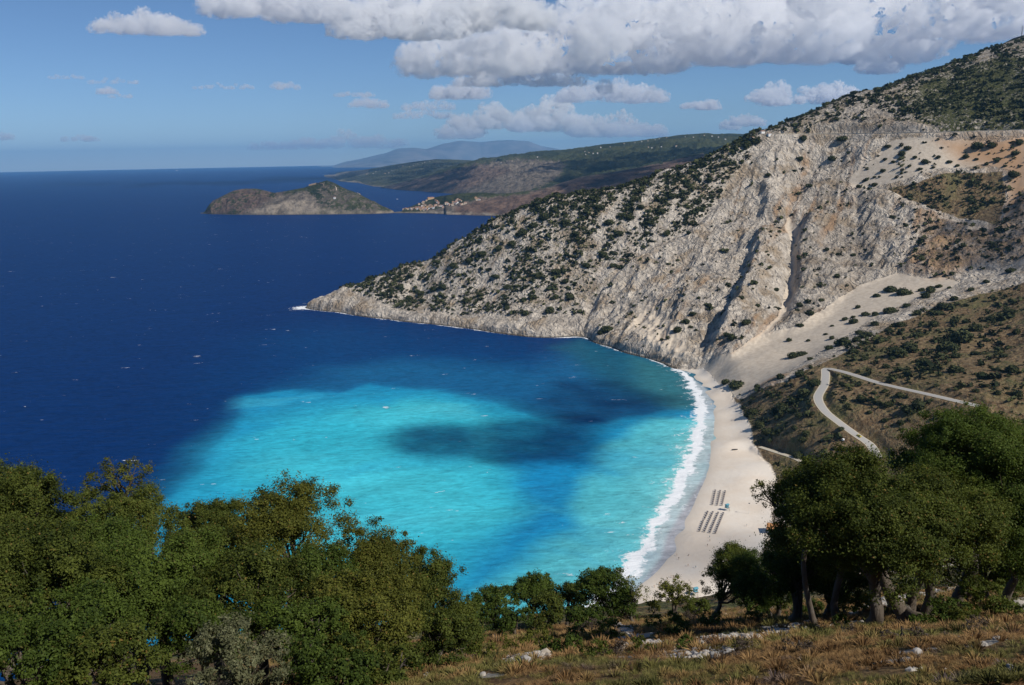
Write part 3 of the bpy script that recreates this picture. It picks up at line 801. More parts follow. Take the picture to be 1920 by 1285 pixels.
shrub_list = {
 ("dark round shrub on the orange scree just below the cliff road", "shrubs on the orange upper scree"):
  [(1665, 276, 14), (1690, 291, 16), (1702, 280, 18), (1735, 305, 14), (1760, 296, 12), (1812, 296, 16), (1832, 278, 26), (1860, 275, 22), (1903, 290, 18), (1912, 270, 18), (1795, 312, 10), (1655, 322, 14), (1690, 326, 8), (1625, 338, 10), (1640, 333, 8), (1715, 296, 10), (1900, 330, 22), (1870, 304, 8), (1850, 309, 10), (1780, 305, 12), (1675, 305, 9), (1705, 312, 9), (1725, 318, 10), (1660, 300, 10), (1640, 348, 12), (1610, 352, 12), (1750, 315, 9), (1830, 300, 9), (1885, 312, 9)],
 ("dark rounded bush on the pale scree fan under the grey cliff", "bushes on the pale scree fan"):
  [(1645, 556, 16), (1672, 546, 26), (1695, 551, 28), (1728, 546, 14), (1745, 548, 24), (1760, 539, 14), (1780, 541, 10), (1735, 558, 22), (1608, 578, 12), (1622, 591, 20), (1640, 592, 16), (1668, 586, 26), (1770, 577, 32), (1790, 562, 20), (1758, 589, 26), (1585, 600, 12), (1560, 612, 9), (1548, 628, 9), (1600, 596, 10), (1515, 640, 9), (1700, 575, 16), (1720, 590, 18), (1820, 545, 14), (1850, 530, 16), (1895, 510, 22)],
 ("dark green bush on the dry brown hillside around the hairpin road", "bushes on the dry hillside"):
  [(1380, 724, 34), (1362, 719, 20), (1487, 671, 26), (1505, 666, 22), (1520, 674, 14), (1555, 655, 18), (1580, 647, 32), (1605, 640, 20), (1625, 632, 28), (1600, 606, 22), (1612, 626, 20), (1560, 636, 12), (1680, 668, 42), (1702, 658, 36), (1775, 658, 46), (1800, 640, 50), (1830, 665, 20), (1792, 671, 20), (1745, 694, 16), (1735, 680, 20), (1720, 679, 12), (1870, 679, 14), (1890, 654, 14), (1880, 670, 18), (1790, 697, 34), (1850, 725, 14), (1908, 742, 24), (1900, 697, 30), (1615, 752, 24), (1638, 738, 14), (1660, 735, 14), (1688, 743, 20), (1667, 761, 20), (1650, 757, 12), (1705, 774, 34), (1722, 764, 34), (1742, 754, 14), (1412, 776, 24), (1402, 780, 18), (1505, 828, 20), (1510, 816, 22), (1490, 805, 14), (1500, 780, 18), (1525, 776, 12), (1545, 788, 9), (1577, 806, 14), (1583, 845, 18), (1565, 842, 10), (1440, 812, 26), (1425, 801, 26), (1452, 815, 20), (1470, 768, 32), (1490, 752, 32), (1510, 742, 32), (1528, 722, 26), (1498, 858, 26), (1462, 709, 20), (1500, 705, 22), (1440, 740, 18), (1420, 728, 16), (1655, 640, 24), (1640, 610, 18), (1690, 612, 22), (1720, 630, 26), (1750, 612, 24), (1790, 605, 22), (1830, 620, 26), (1860, 600, 24), (1890, 590, 26), (1905, 625, 20), (1850, 640, 18), (1700, 700, 16), (1660, 690, 18), (1620, 675, 18), (1590, 685, 12), (1755, 725, 14), (1830, 735, 14), (1870, 740, 16), (1590, 762, 12), (1630, 775, 12), (1660, 790, 16), (1690, 795, 18)],
 ("dark bush clinging to the bare pale cliff face above the bay", "bushes on the cliff face"):
  [(1371, 636, 22), (1362, 630, 15), (1400, 606, 20), (1140, 620, 26), (1125, 625, 16), (1285, 606, 18), (1270, 621, 20), (1390, 560, 14), (1300, 590, 16), (1330, 575, 14), (1420, 575, 14), (1310, 560, 10), (1455, 545, 12), (1550, 470, 12), (1570, 520, 14), (1600, 480, 12), (1520, 590, 16), (1500, 612, 16), (1480, 640, 14), (1540, 565, 14), (1440, 330, 14), (1500, 300, 14), (1560, 300, 18), (1520, 350, 12), (1580, 262, 22), (1505, 262, 18)],
 ("green-black shrub on the grey rocky headland slope above the sea", "shrubs on the headland slope"):
  [(720, 553, 13), (735, 545, 14), (752, 540, 16), (768, 560, 14), (790, 552, 18), (812, 545, 22), (830, 540, 20), (800, 525, 16), (770, 520, 15), (850, 500, 18), (880, 490, 18), (905, 478, 20), (935, 470, 18), (960, 460, 20), (980, 440, 22), (1000, 425, 20), (1020, 410, 22), (1040, 395, 20), (1060, 420, 22), (1080, 440, 18), (1100, 400, 20), (1120, 390, 18), (1140, 420, 22), (1010, 520, 18), (1040, 510, 20), (1060, 530, 18), (1070, 560, 22), (1040, 560, 20), (1030, 585, 20), (985, 590, 18), (950, 580, 16), (900, 555, 18), (875, 565, 18), (1160, 440, 18), (1180, 410, 22), (1200, 390, 18), (1220, 420, 20), (1240, 400, 20), (1260, 370, 18), (1290, 350, 18), (1310, 380, 16), (1250, 440, 18), (1130, 480, 20), (1150, 500, 18), (1100, 500, 18), (930, 520, 16), (950, 540, 15), (1000, 560, 18), (1330, 340, 18), (1360, 310, 18), (1350, 360, 14), (1400, 275, 22), (1418, 268, 24)],
}
for (lab, grp), items in shrub_list.items():
    A = np.array(items, float)
    P = on_ground(A[:, 0], A[:, 1])
    for i, (px, py, w) in enumerate(items):
        dist = P[i, 1] / pdir(px, py)[1]
        R = w / FOC * dist / 2 * 1.12
        o = link("shrub", shrub_mesh[int(rng.integers(7))], loc=(P[i, 0], P[i, 1], P[i, 2] - R * 0.12))
        o.scale = (R * (0.9 + 0.25 * rng.random()), R * (0.9 + 0.25 * rng.random()), R * (0.8 + 0.3 * rng.random()))
        o.rotation_euler = (0, 0, rng.random() * 6.28)
        tag(o, lab, "shrub", grp)

# the scrub nobody could count: one mass of low bushes
upper = smooth(-60, 120, Zb - 0.5 * (XY[:, 0] + 350) * 0.28)
cov = (0.95 + 1.45 * upper) * mk["scrub"] + 0.95 * mk["top"] * (1 - 0.6 * mk["bare_cut"]) + 0.22 * mk["top_green"] + 0.10 * mk["cliff"] + 1.0 * mk["green"] + 0.60 * mk["dark"] + 0.42 * mk["grass"] + 0.24 * mk["scree_high"] + 0.02 * mk["shore_rock"]
cov *= (1 - sandm) * (1 - 0.9 * mk["scree_low"]) * (1 - 0.3 * mk["bare_cut"]) * (Z > 6) * (1 - 0.65 * mk["shore_rock"] * (Z < 28))
clump = fbm(fall(XY, Zb) * np.array([1.1, 0.9]), 4, 401) + 0.7 * fbm(XY / 33, 3, 405)
cov *= np.clip(0.65 + 1.9 * clump, 0.05, 2.2)
for line, w in ((road_lower, 8), (road_beach, 6), (road_cliff, 9)):
    k = _near(line, 30); d, _ = seg_dist(XY[k], line); cov[k] *= d > w
cellA = (np.gradient(RR)[:, None] * RR[:, None] * np.gradient(AZ)[None, :]).ravel()
rv = np.repeat(RR, nc)
cov *= (rv > 430) & (rv < 1900)
size_mean = np.where(mk["grass"] > 0.5, 1.6, np.where(mk["top"] > 0.5, 2.4, np.where(mk["green"] > 0.5, 1.9, 2.15)))
want = cov * cellA / (np.pi * size_mean ** 2 * 1.15)
cnt = rng.poisson(np.clip(want, 0, 4))
idx = np.repeat(np.arange(len(XY)), cnt)
print("scrub bushes", len(idx))
P = LAND[idx].copy()
P[:, :2] += rng.uniform(-0.5, 0.5, (len(idx), 2)) * np.stack([np.gradient(RR)[idx // nc], (RR[idx // nc] * np.abs(np.gradient(AZ))[idx % nc])], 1)
P[:, 2] = land_z(P)
sz = size_mean[idx] * 0.86 * np.exp(rng.normal(0, 0.62, len(idx)))
sz = np.clip(sz, 0.6, 6.0)
def scrub_mass(name, P, sz, nl, seed):
    g = np.random.default_rng(seed)
    protos = []
    for i in range(6):
        V, F, tint = leafy_blob(nl, 0.36, seed + i, lumps=2 + i % 2, core=False, flat=0.85)
        c = ICO1[0][:12] if False else None
        protos.append((V, F[0], tint))
    kind = g.integers(0, 6, len(P)); Vs, Fs, Ts, n = [], [], [], 0
    for i in range(6):
        s = np.where(kind == i)[0]
        V, F, tint = protos[i]
        a = g.random(len(s)) * 6.283; ca, sa = np.cos(a), np.sin(a)
        ax = np.exp(g.normal(0, 0.35, len(s)))[:, None]
        W_ = np.empty((len(s), len(V), 3))
        W_[..., 0] = (V[:, 0] * ax * ca[:, None] - V[:, 1] / ax * sa[:, None]) * sz[s, None]
        W_[..., 1] = (V[:, 0] * ax * sa[:, None] + V[:, 1] / ax * ca[:, None]) * sz[s, None]
        W_[..., 2] = V[:, 2] * sz[s, None]
        W_ += P[s][:, None, :]
        Vs.append(W_.reshape(-1, 3)); Fs.append((F[None] + (np.arange(len(s)) * len(V))[:, None, None]).reshape(-1, F.shape[1]) + n)
        Ts.append(np.clip(tint[None] * 0.7 + g.normal(0.05, 0.22, (len(s), 1)), 0, 1).ravel()); n += len(s) * len(V)
    return mesh_np(name, np.concatenate(Vs), np.concatenate(Fs), [SCRUB], False, {"tint": np.concatenate(Ts)})
if len(idx):
    tag(link("hillside_scrub", scrub_mass("hillside_scrub", P, sz, 26, 900)), "low dark scrub scattered over the rocky slopes", kind="stuff")
# ------------------------------------------------------------------ the sea
sAZ = np.radians(np.concatenate([np.linspace(-75, -33, 40, endpoint=False), np.linspace(-33, 28, 1100, endpoint=False), np.linspace(28, 75, 60)]))
sRR = np.concatenate([np.geomspace(240, 1700, 620, endpoint=False), np.geomspace(1700, 52000, 180)])
sXY = land_grid(sAZ, sRR)
wbs = wob(sXY, 130, 30, 81) + wob(sXY, 30, 7, 87)
def sea_poly(pts): return at_z(*np.array(pts, float).T)[:, :2]
def smask(pts, f, k=1.0): return poly_mask(sXY, sea_poly(pts), f, wbs * k)
colr = np.tile(np.array([0.0022, 0.0250, 0.112]), (len(sXY), 1))
def lay(mask, c, a=1.0):
    global colr
    w = (mask * a)[:, None]
    colr = colr * (1 - w) + np.array(c) * w
# deep water towards the bay, then the milky turquoise over the pale bed
lay(smask([(400, 900), (500, 640), (640, 600), (1000, 640), (1180, 665), (1310, 700), (1360, 800), (1300, 1300), (100, 1300)], 260, 1.0), (0.002, 0.045, 0.155))
lay(smask([(350, 950), (480, 760), (600, 690), (760, 672), (980, 690), (1100, 655), (1300, 690), (1345, 760), (1340, 850), (1200, 1300), (100, 1300)], 110, 1.2), (0.008, 0.105, 0.245))
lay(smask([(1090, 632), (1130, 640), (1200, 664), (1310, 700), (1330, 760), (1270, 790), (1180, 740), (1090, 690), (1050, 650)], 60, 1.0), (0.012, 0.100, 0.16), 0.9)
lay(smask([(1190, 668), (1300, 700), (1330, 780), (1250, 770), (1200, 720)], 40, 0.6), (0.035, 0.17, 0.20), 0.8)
turq = [(250, 1050), (325, 935), (395, 880), (430, 830), (470, 742), (540, 728), (620, 737), (690, 722), (800, 730), (900, 752), (985, 778), (1060, 800), (1130, 790), (1215, 775), (1290, 770), (1345, 760), (1345, 880), (1200, 1300), (100, 1300)]
lay(smask(turq, 46, 1.3), (0.009, 0.235, 0.46), 0.55)
lay(smask(turq, 16, 0.9), (0.014, 0.265, 0.455), 0.85)
lay(smask([(480, 800), (600, 765), (760, 745), (900, 770), (1000, 800), (980, 900), (1000, 960), (930, 1050), (850, 1120), (500, 1100), (380, 960)], 130, 1.0), (0.034, 0.42, 0.535))
lay(smask([(560, 880), (700, 870), (860, 890), (900, 960), (860, 1010), (700, 960), (580, 940)], 110, 1.0), (0.065, 0.53, 0.62), 0.9)
lay(smask([(640, 780), (760, 755), (860, 765), (800, 790), (700, 810)], 60, 1.0), (0.06, 0.52, 0.62), 0.8)
# a darker blue tongue of clear water, free of the pale sediment
lay(smask([(940, 850), (1090, 850), (1072, 900), (1062, 940), (1072, 985), (1010, 1020), (950, 1060), (890, 1100), (860, 1100), (930, 1010), (985, 950), (960, 900)], 50, 0.8), (0.010, 0.20, 0.42), 0.9)
# pale shallows along the beach
lay(smask([(1345, 790), (1215, 785), (1205, 800), (1140, 845), (1085, 900), (1068, 945), (1080, 988), (1010, 1030), (945, 1075), (880, 1112), (860, 1300), (1300, 1300)], 24, 0.8), (0.085, 0.46, 0.52), 0.92)
lay(smask([(1340, 790), (1290, 810), (1240, 880), (1190, 960), (1130, 1040), (1060, 1130), (1100, 1300), (1300, 1300)], 90, 1.0), (0.20, 0.58, 0.58), 0.8)
lay(smask([(1345, 800), (1316, 790), (1296, 855), (1250, 930), (1200, 1020), (1140, 1100), (1200, 1300), (1300, 1300)], 30, 0.8), (0.34, 0.64, 0.61), 0.75)
# foam: the wash along the beach and lace round the rocks
outer = [(1262, 685), (1283, 700), (1305, 730), (1316, 768), (1309, 815), (1297, 850), (1287, 880), (1275, 912), (1245, 958), (1219, 1002), (1190, 1048), (1163, 1086), (1090, 1170)]
inner = [(1280, 693), (1300, 705), (1322, 730), (1338, 765), (1338, 810), (1331, 850), (1325, 882), (1308, 915), (1272, 965), (1249, 1002), (1234, 1045), (1202, 1085), (1120, 1185)]
lay(smask(outer[1:] + [(1160, 1190), (1210, 1110), (1255, 1046), (1282, 990), (1300, 955), (1317, 915), (1330, 885), (1336, 850), (1342, 808), (1341, 762), (1320, 724)], 6, 0.25), (0.46, 0.50, 0.52), 0.8)
lay(smask(inner[5:] + [(1180, 1200), (1210, 1140), (1260, 1060), (1300, 990), (1330, 930), (1345, 870)], 5, 0.12), (0.36, 0.36, 0.385), 0.95)
_sw = fbm(np.stack([(sXY[:, 0] + wbs[:, 0] * 2.2) / 170, (sXY[:, 1] + wbs[:, 1] * 2.2) / 95], 1), 4, 141)
lay(smask(turq, 60, 1.0) * smooth(0.0, 0.45, _sw), (0.085, 0.50, 0.58), 0.55)
lay(smask(turq, 60, 1.0) * smooth(0.05, 0.5, -_sw), (0.006, 0.235, 0.46), 0.55)
streak = fbm(np.stack([sXY[:, 0] / 130 + sXY[:, 1] / 200, sXY[:, 1] / 38 - sXY[:, 0] / 90], 1), 4, 95)
tq = smask(turq, 26, 0.7)
colr *= (1 + (0.16 * tq + 0.10) * streak)[:, None]
fo = sea_poly(outer); fi = sea_poly(inner)
wfo = wob(sXY, 16, 7, 101)
foam = np.zeros(len(sXY))
k = np.where((sXY[:, 0] > 20) & (sXY[:, 0] < 420) & (sXY[:, 1] > 280) & (sXY[:, 1] < 1050))[0]
do, _ = seg_dist(sXY[k] + wfo[k], fo); di, _ = seg_dist(sXY[k] + wfo[k] * 0.4, fi)
band = inside(sXY[k] + wfo[k] * 0.7, np.concatenate([fo, fi[::-1]]))
fr = do / np.maximum(do + di, 1e-3)
foam[k] = np.where(band, 0.52 + 0.62 * np.exp(-do / 4.0) - 0.48 * fr + 0.25 * fbm(sXY[k] / 14, 3, 131), 0.72 * np.exp(-do / 5.5) + 0.42 * np.exp(-do / 26.0) * np.clip(0.6 + 1.6 * fbm(np.stack([sXY[k][:, 0] / 30 + sXY[k][:, 1] / 50, sXY[k][:, 1] / 9 - sXY[k][:, 0] / 18], 1), 3, 133), 0, 1.5))
surfband = np.zeros(len(sXY)); surfband[k] = np.where(band, 1.0, np.exp(-do / 9))
rs, rpar = seg_dist(sXY, shore[:len(shore_rock)])
lace = 1.35 * np.exp(-rs / (5.0 + 5 * np.clip(fbm(sXY / 40, 2, 111), 0, 1))) * (0.45 + 0.9 * np.clip(fbm(sXY / 25, 3, 113) + 0.15, -0.3, 1))
lace += 1.3 * np.exp(-np.hypot(sXY[:, 0] - tip[0] + 8, (sXY[:, 1] - tip[1]) * 0.8) / 13.0)
foam = np.maximum(foam, np.clip(lace, 0, 1.1))
m = Mat("sea_water", 0.12, 0.5)
m.b.inputs["IOR"].default_value = 1.333
w1 = m.noise(m.coord((1, 1.9, 1), rot=(0, 0, rad(-18))), 0.048, 6, 0.62, 0.4)
w2 = m.noise(m.coord((1, 2.2, 1), rot=(0, 0, rad(-14))), 0.13, 4, 0.6, 0.3)
f1 = m.noise(m.coord(), 0.16, 6, 0.7, 1.2)
f2 = m.noise(m.coord((1, 2.4, 1), rot=(0, 0, rad(-25))), 0.011, 3, 0.5)
# scattered whitecaps where the wind has broken a crest
cap = m.noise(m.coord((1, 2.6, 1), rot=(0, 0, rad(-20))), 0.045, 6, 0.72, 0.5)
capm = m.ss(m.math('ADD', cap, m.math('MULTIPLY_ADD', f2, 0.35, -0.175)), 0.688, 0.728)
base = m.mix(1.0, m.attr("colour", "Color"), m.math('MULTIPLY_ADD', m.math('ADD', m.math('MULTIPLY', w1, 0.45), m.math('MULTIPLY', w2, 0.55)), 1.6, 0.20), 'MULTIPLY')
fm = m.math('ADD', m.attr("foam"), m.math('MULTIPLY_ADD', f1, 1.7, -0.85))
fmask = m.math('MAXIMUM', m.math('MULTIPLY', m.ss(fm, 0.34, 0.68), m.ss(m.attr("foam"), 0.03, 0.2)), m.math('MULTIPLY', capm, 0.8))
m.col(m.mix(fmask, base, (0.80, 0.82, 0.83, 1)))
m.put(m.b.inputs["Roughness"], m.math('MULTIPLY_ADD', fmask, 0.5, 0.22))
h = m.math('ADD', m.math('MULTIPLY', w1, 3.0), m.math('MULTIPLY', w2, 0.55))
bp = m.bump(h, 0.9, 0.75)
m.put(m.b.inputs["Specular IOR Level"], 0.0)
fr_ = m.n("ShaderNodeFresnel"); fr_.inputs["IOR"].default_value = 1.333; m.l(bp.outputs[0], fr_.inputs["Normal"])
gl = m.n("ShaderNodeBsdfGlossy"); gl.inputs["Roughness"].default_value = 0.22; m.l(bp.outputs[0], gl.inputs["Normal"])
ms = m.n("ShaderNodeMixShader")
m.put(ms.inputs[0], m.math('MULTIPLY', m.math('MULTIPLY', fr_.outputs[0], 0.15), m.math('SUBTRACT', 1.0, fmask)))
m.l(m.b.outputs[0], ms.inputs[1]); m.l(gl.outputs[0], ms.inputs[2]); m.l(ms.outputs[0], m.out.inputs["Surface"])
sz = np.zeros(len(sXY))
near = sXY[:, 1] < 1500
sz[near] = 0.25 * surfband[near] * np.clip(fbm(sXY[near] / 9, 3, 121), -1, 1)
me = mesh_np("sea", np.concatenate([sXY, sz[:, None]], 1), grid_faces(len(sRR), len(sAZ)), [m.m], True, {"colour": colr, "foam": foam})
tag(link("sea", me), kind="structure")
# ------------------------------------------------------------------ clouds, standing beyond and above the haze
def vapour(dens, R):
    cm = bpy.data.materials.new("cloud_vapour"); cm.use_nodes = True
    t = cm.node_tree; t.nodes.clear()
    o_ = t.nodes.new("ShaderNodeOutputMaterial"); v_ = t.nodes.new("ShaderNodeVolumeScatter")
    v_.inputs["Color"].default_value = (1, 1, 1, 1)
    v_.inputs["Anisotropy"].default_value = 0.0
    c_ = t.nodes.new("ShaderNodeTexCoord"); n_ = t.nodes.new("ShaderNodeTexNoise")
    n_.inputs["Scale"].default_value = 1.25 / R; n_.inputs["Detail"].default_value = 6; n_.inputs["Roughness"].default_value = 0.61
    t.links.new(c_.outputs["Object"], n_.inputs["Vector"])
    r_ = t.nodes.new("ShaderNodeMapRange")
    r_.inputs["From Min"].default_value = 0.465; r_.inputs["From Max"].default_value = 0.74
    r_.inputs["To Max"].default_value = dens
    t.links.new(n_.outputs["Fac"], r_.inputs["Value"]); t.links.new(r_.outputs[0], v_.inputs["Density"])
    t.links.new(v_.outputs[0], o_.inputs["Volume"])
    cm.cycles.volume_step_rate = 0.15
    return cm
CLOUD_BASE = 1750.0
def cloud(label, heaps, seed, depth=1.0, rough=1.0, dens=1.0, flat=0.25):
    """heaps: (px0, px1, base, top, puffs, rmin, rmax) in photograph pixels; the cloud's base stands at CLOUD_BASE."""
    g = np.random.default_rng(seed)
    Vs, Fs, n, rr = [], [], 0, []
    px_m = np.mean([h[0] + h[1] for h in heaps]) / 2; b_m = max(h[2] for h in heaps)
    d0 = pdir(px_m, b_m); Y0 = (CLOUD_BASE - CAM_H) / d0[2] * d0[1]
    for px0, px1, base, top, np_, rmin, rmax in heaps:
        for i in range(np_):
            u = (i + g.random()) / np_; px = px0 + (px1 - px0) * u
            hh = (base - top) * (0.35 + 0.65 * math.sin(math.pi * min(max(u, 0.03), 0.97))) * (0.75 + 0.5 * g.random())
            v = g.random() ** 1.2
            r = (rmin + (rmax - rmin) * g.random()) * (1 - 0.45 * v)
            r = min(r, max(hh, rmin * 0.7))
            py = base - r * 0.35 - v * max(hh - r * 1.1, 0)
            Y = Y0 * (1 + 0.07 * depth * g.standard_normal())
            c = at_y(px, py, Y); R = r * Y / FOC
            lo = at_y(px, base, Y)[2]
            vv = ICO2[0] * np.array([R * 1.5, R * 1.4, R * 1.22]) + c
            vv[:, 2] = np.where(vv[:, 2] < lo, lo + (vv[:, 2] - lo) * flat, vv[:, 2])
            Vs.append(vv); Fs.append(ICO2[1] + n); n += len(vv); rr.append(R)
    V = np.concatenate(Vs); ctr = V.mean(0); R = float(np.median(rr))
    me = mesh_np("cloud_raw", V - ctr, np.concatenate(Fs))
    ob = link("cloud", me)
    md = ob.modifiers.new("union", 'REMESH'); md.mode = 'VOXEL'; md.voxel_size = R * 0.10
    dg = bpy.context.evaluated_depsgraph_get()
    m2 = bpy.data.meshes.new_from_object(ob.evaluated_get(dg))
    ob.modifiers.clear()
    nv = len(m2.vertices)
    co = np.empty(nv * 3, np.float32); m2.vertices.foreach_get("co", co); co = co.reshape(-1, 3).astype(float)
    no = np.empty(nv * 3, np.float32); m2.vertex_normals.foreach_get("vector", no); no = no.reshape(-1, 3)
    P = co + ctr
    d = noise(P / (R * 2.2), seed + 9) * 0.6 + (0.42 - np.abs(noise(P / (R * 0.95), seed))) * 1.0 + (0.4 - np.abs(noise(P / (R * 0.45), seed + 5))) * 0.75 + (0.4 - np.abs(noise(P / (R * 0.21), seed + 7))) * 0.45
    d += noise(P / (R * 0.13), seed + 8) * 0.12
    co += no * (d * R * rough * np.where(no[:, 2] < -0.5, 0.35, 1.0))[:, None]
    m2.vertices.foreach_set("co", co.astype(np.float32).ravel()); m2.update()
    m2.materials.clear(); m2.materials.append(vapour(3.6 * dens / R, R))
    ob.data = m2; bpy.data.meshes.remove(me)
    ob.location = ctr
    ob.name = "cloud"
    tag(ob, label, "cloud", "clouds over the sea and the ridge")
    return ob
if "clouds" not in SKIP:
    cloud("largest grey-based cumulus bank, spreading above the headland ridge", [(775, 1010, 135, 45, 34, 16, 34), (960, 1260, 128, 8, 60, 16, 40), (1080, 1400, 112, -40, 70, 20, 48), (1330, 1720, 108, -70, 70, 24, 55), (1640, 1960, 66, -60, 40, 22, 45)], 5)
    cloud("grey cumulus at the top edge, between the blue gap and the wispy cloud", [(655, 860, 66, -30, 40, 14, 32), (820, 1010, 50, -40, 30, 14, 30)], 8)
    cloud("pale flat cloud cut off by the top edge above the open sea", [(395, 560, 26, -30, 26, 12, 24), (520, 655, 36, -30, 22, 12, 24)], 11, dens=0.8)
    cloud("small white double-humped cloud alone high above the open sea", [(178, 250, 60, 32, 12, 7, 12), (240, 330, 62, 10, 20, 8, 18), (300, 368, 64, 38, 12, 6, 12)], 14, dens=0.55, rough=1.2)
    cloud("small smooth loaf-shaped cloud under the big bank", [(815, 912, 184, 152, 20, 7, 13)], 17, dens=0.5)
    cloud("long thin cloud layer hugging the underside of the big bank", [(860, 1090, 160, 128, 34, 7, 13)], 20, dens=0.5)
    cloud("flat pale cloud layer right of the loaf-shaped cloud", [(1050, 1245, 190, 150, 36, 7, 16)], 23, dens=0.6)
    cloud("white puff hanging beside the big bank's right end", [(1590, 1630, 118, 78, 9, 7, 12), (1615, 1680, 136, 92, 15, 8, 14)], 26, dens=0.8)
    cloud("white leaning cloud just above the ridge slope", [(1498, 1560, 194, 160, 14, 6, 12), (1540, 1602, 190, 138, 16, 7, 13)], 29, dens=0.9)
    cloud("white tall puff between the ridge clouds", [(1408, 1440, 190, 165, 8, 5, 9), (1430, 1474, 196, 146, 14, 7, 12)], 32, dens=0.9)
    cloud("lowest small pair of puffs above the far white house", [(1353, 1384, 244, 222, 8, 5, 8), (1375, 1428, 236, 212, 12, 5, 9)], 35, dens=0.9)
    cloud("tiny cloud pair above the green far slope", [(1280, 1318, 204, 190, 8, 4, 7), (1310, 1347, 205, 178, 9, 5, 9)], 38, dens=0.7)
    cloud("bright towering cumulus cluster over the far mountains", [(830, 905, 258, 208, 20, 7, 12), (890, 960, 240, 196, 20, 7, 14), (960, 1090, 245, 184, 34, 8, 16), (1060, 1240, 255, 212, 34, 7, 14)], 41, dens=0.7)
    cloud("thin grey cloud streak over the open sea below the loaf-shaped one", [(745, 845, 222, 205, 14, 4, 7), (760, 845, 206, 186, 14, 4, 8)], 44, dens=0.35)
    cloud("small grey cloud with a soft hump above the peninsula", [(655, 725, 202, 182, 14, 4, 8)], 47, dens=0.4)
    cloud("thin dark cloud streak above the soft-humped cloud", [(630, 700, 181, 172, 12, 3, 5)], 48, dens=0.3)
    cloud("long faint pinkish cloud band low over the horizon", [(470, 560, 280, 262, 16, 4, 8), (540, 760, 278, 244, 40, 5, 10)], 50, dens=0.35)
    cloud("small smudge of cloud low at the sky's edge over the sea", [(-20, 24, 262, 248, 7, 4, 6)], 53, dens=0.4)
    cloud("small flat cloud low over the sea with a pale top", [(115, 185, 265, 252, 12, 3, 6)], 56, dens=0.35)
    cloud("faint ragged cloud scrap halfway up the sky over the sea", [(185, 215, 176, 160, 7, 4, 7), (205, 250, 184, 174, 7, 2.5, 4)], 59, dens=0.3)
    cloud("faint cloud scrap high above the peninsula", [(508, 558, 168, 152, 9, 4, 7)], 62, dens=0.3)
    cloud("thin lens-shaped cloud streak over the sea, darker than the sky", [(365, 478, 167, 156, 16, 2.5, 4)], 65, dens=0.3)
    cloud("pale thin cloud streak over the sea beside the ragged scrap", [(90, 160, 148, 140, 10, 2.5, 4), (165, 260, 157, 147, 12, 2.5, 4)], 68, dens=0.22)
# clouds overhead, out of the picture, whose shadows lie on the bay and the far hills
def shade_cloud(label, ground_pts, r, alt, dens, seed):
    g = np.random.default_rng(seed); G = np.array(ground_pts, float)
    Vs, Fs, n = [], [], 0
    for p in G:
        t = (alt - p[2]) / SDIR[2]; c = p + SDIR * t + g.normal(0, 0.12 * r, 3); R = r * (0.75 + 0.5 * g.random())
        Vs.append(ICO2[0] * R * np.array([1, 1, 0.7]) + c); Fs.append(ICO2[1] + n); n += len(ICO2[0])
    V = np.concatenate(Vs); ctr = V.mean(0)
    me = mesh_np("cloud_raw", V - ctr, np.concatenate(Fs)); ob = link("cloud", me)
    md = ob.modifiers.new("union", 'REMESH'); md.mode = 'VOXEL'; md.voxel_size = r * 0.22
    m2 = bpy.data.meshes.new_from_object(ob.evaluated_get(bpy.context.evaluated_depsgraph_get())); ob.modifiers.clear()
    nv = len(m2.vertices); co = np.empty(nv * 3, np.float32); m2.vertices.foreach_get("co", co); co = co.reshape(-1, 3).astype(float)
    no = np.empty(nv * 3, np.float32); m2.vertex_normals.foreach_get("vector", no); no = no.reshape(-1, 3)
    co += no * (noise((co + ctr) / (r * 1.2), seed) * 0.35 * r + noise((co + ctr) / (r * 0.45), seed + 3) * 0.2 * r)[:, None]
    m2.vertices.foreach_set("co", co.astype(np.float32).ravel()); m2.update()
    m2.materials.clear(); m2.materials.append(vapour(dens * 6.0 / r, r)); ob.data = m2; bpy.data.meshes.remove(me)
    ob.location = ctr; ob.name = "cloud"
    tag(ob, label, "cloud", "clouds overhead")
def fill_px(poly, n, seed, ground):
    """Points spread over a polygon of the photograph, dropped on the ground."""
    g = np.random.default_rng(seed); A = np.array(poly, float); out = []
    P = g.uniform(A.min(0), A.max(0), (n * 6, 2)); P = P[inside(P, A)][:n]
    for q in P:
        h = ground(q[0], q[1])
        if h is not None: out.append(h)
    return out
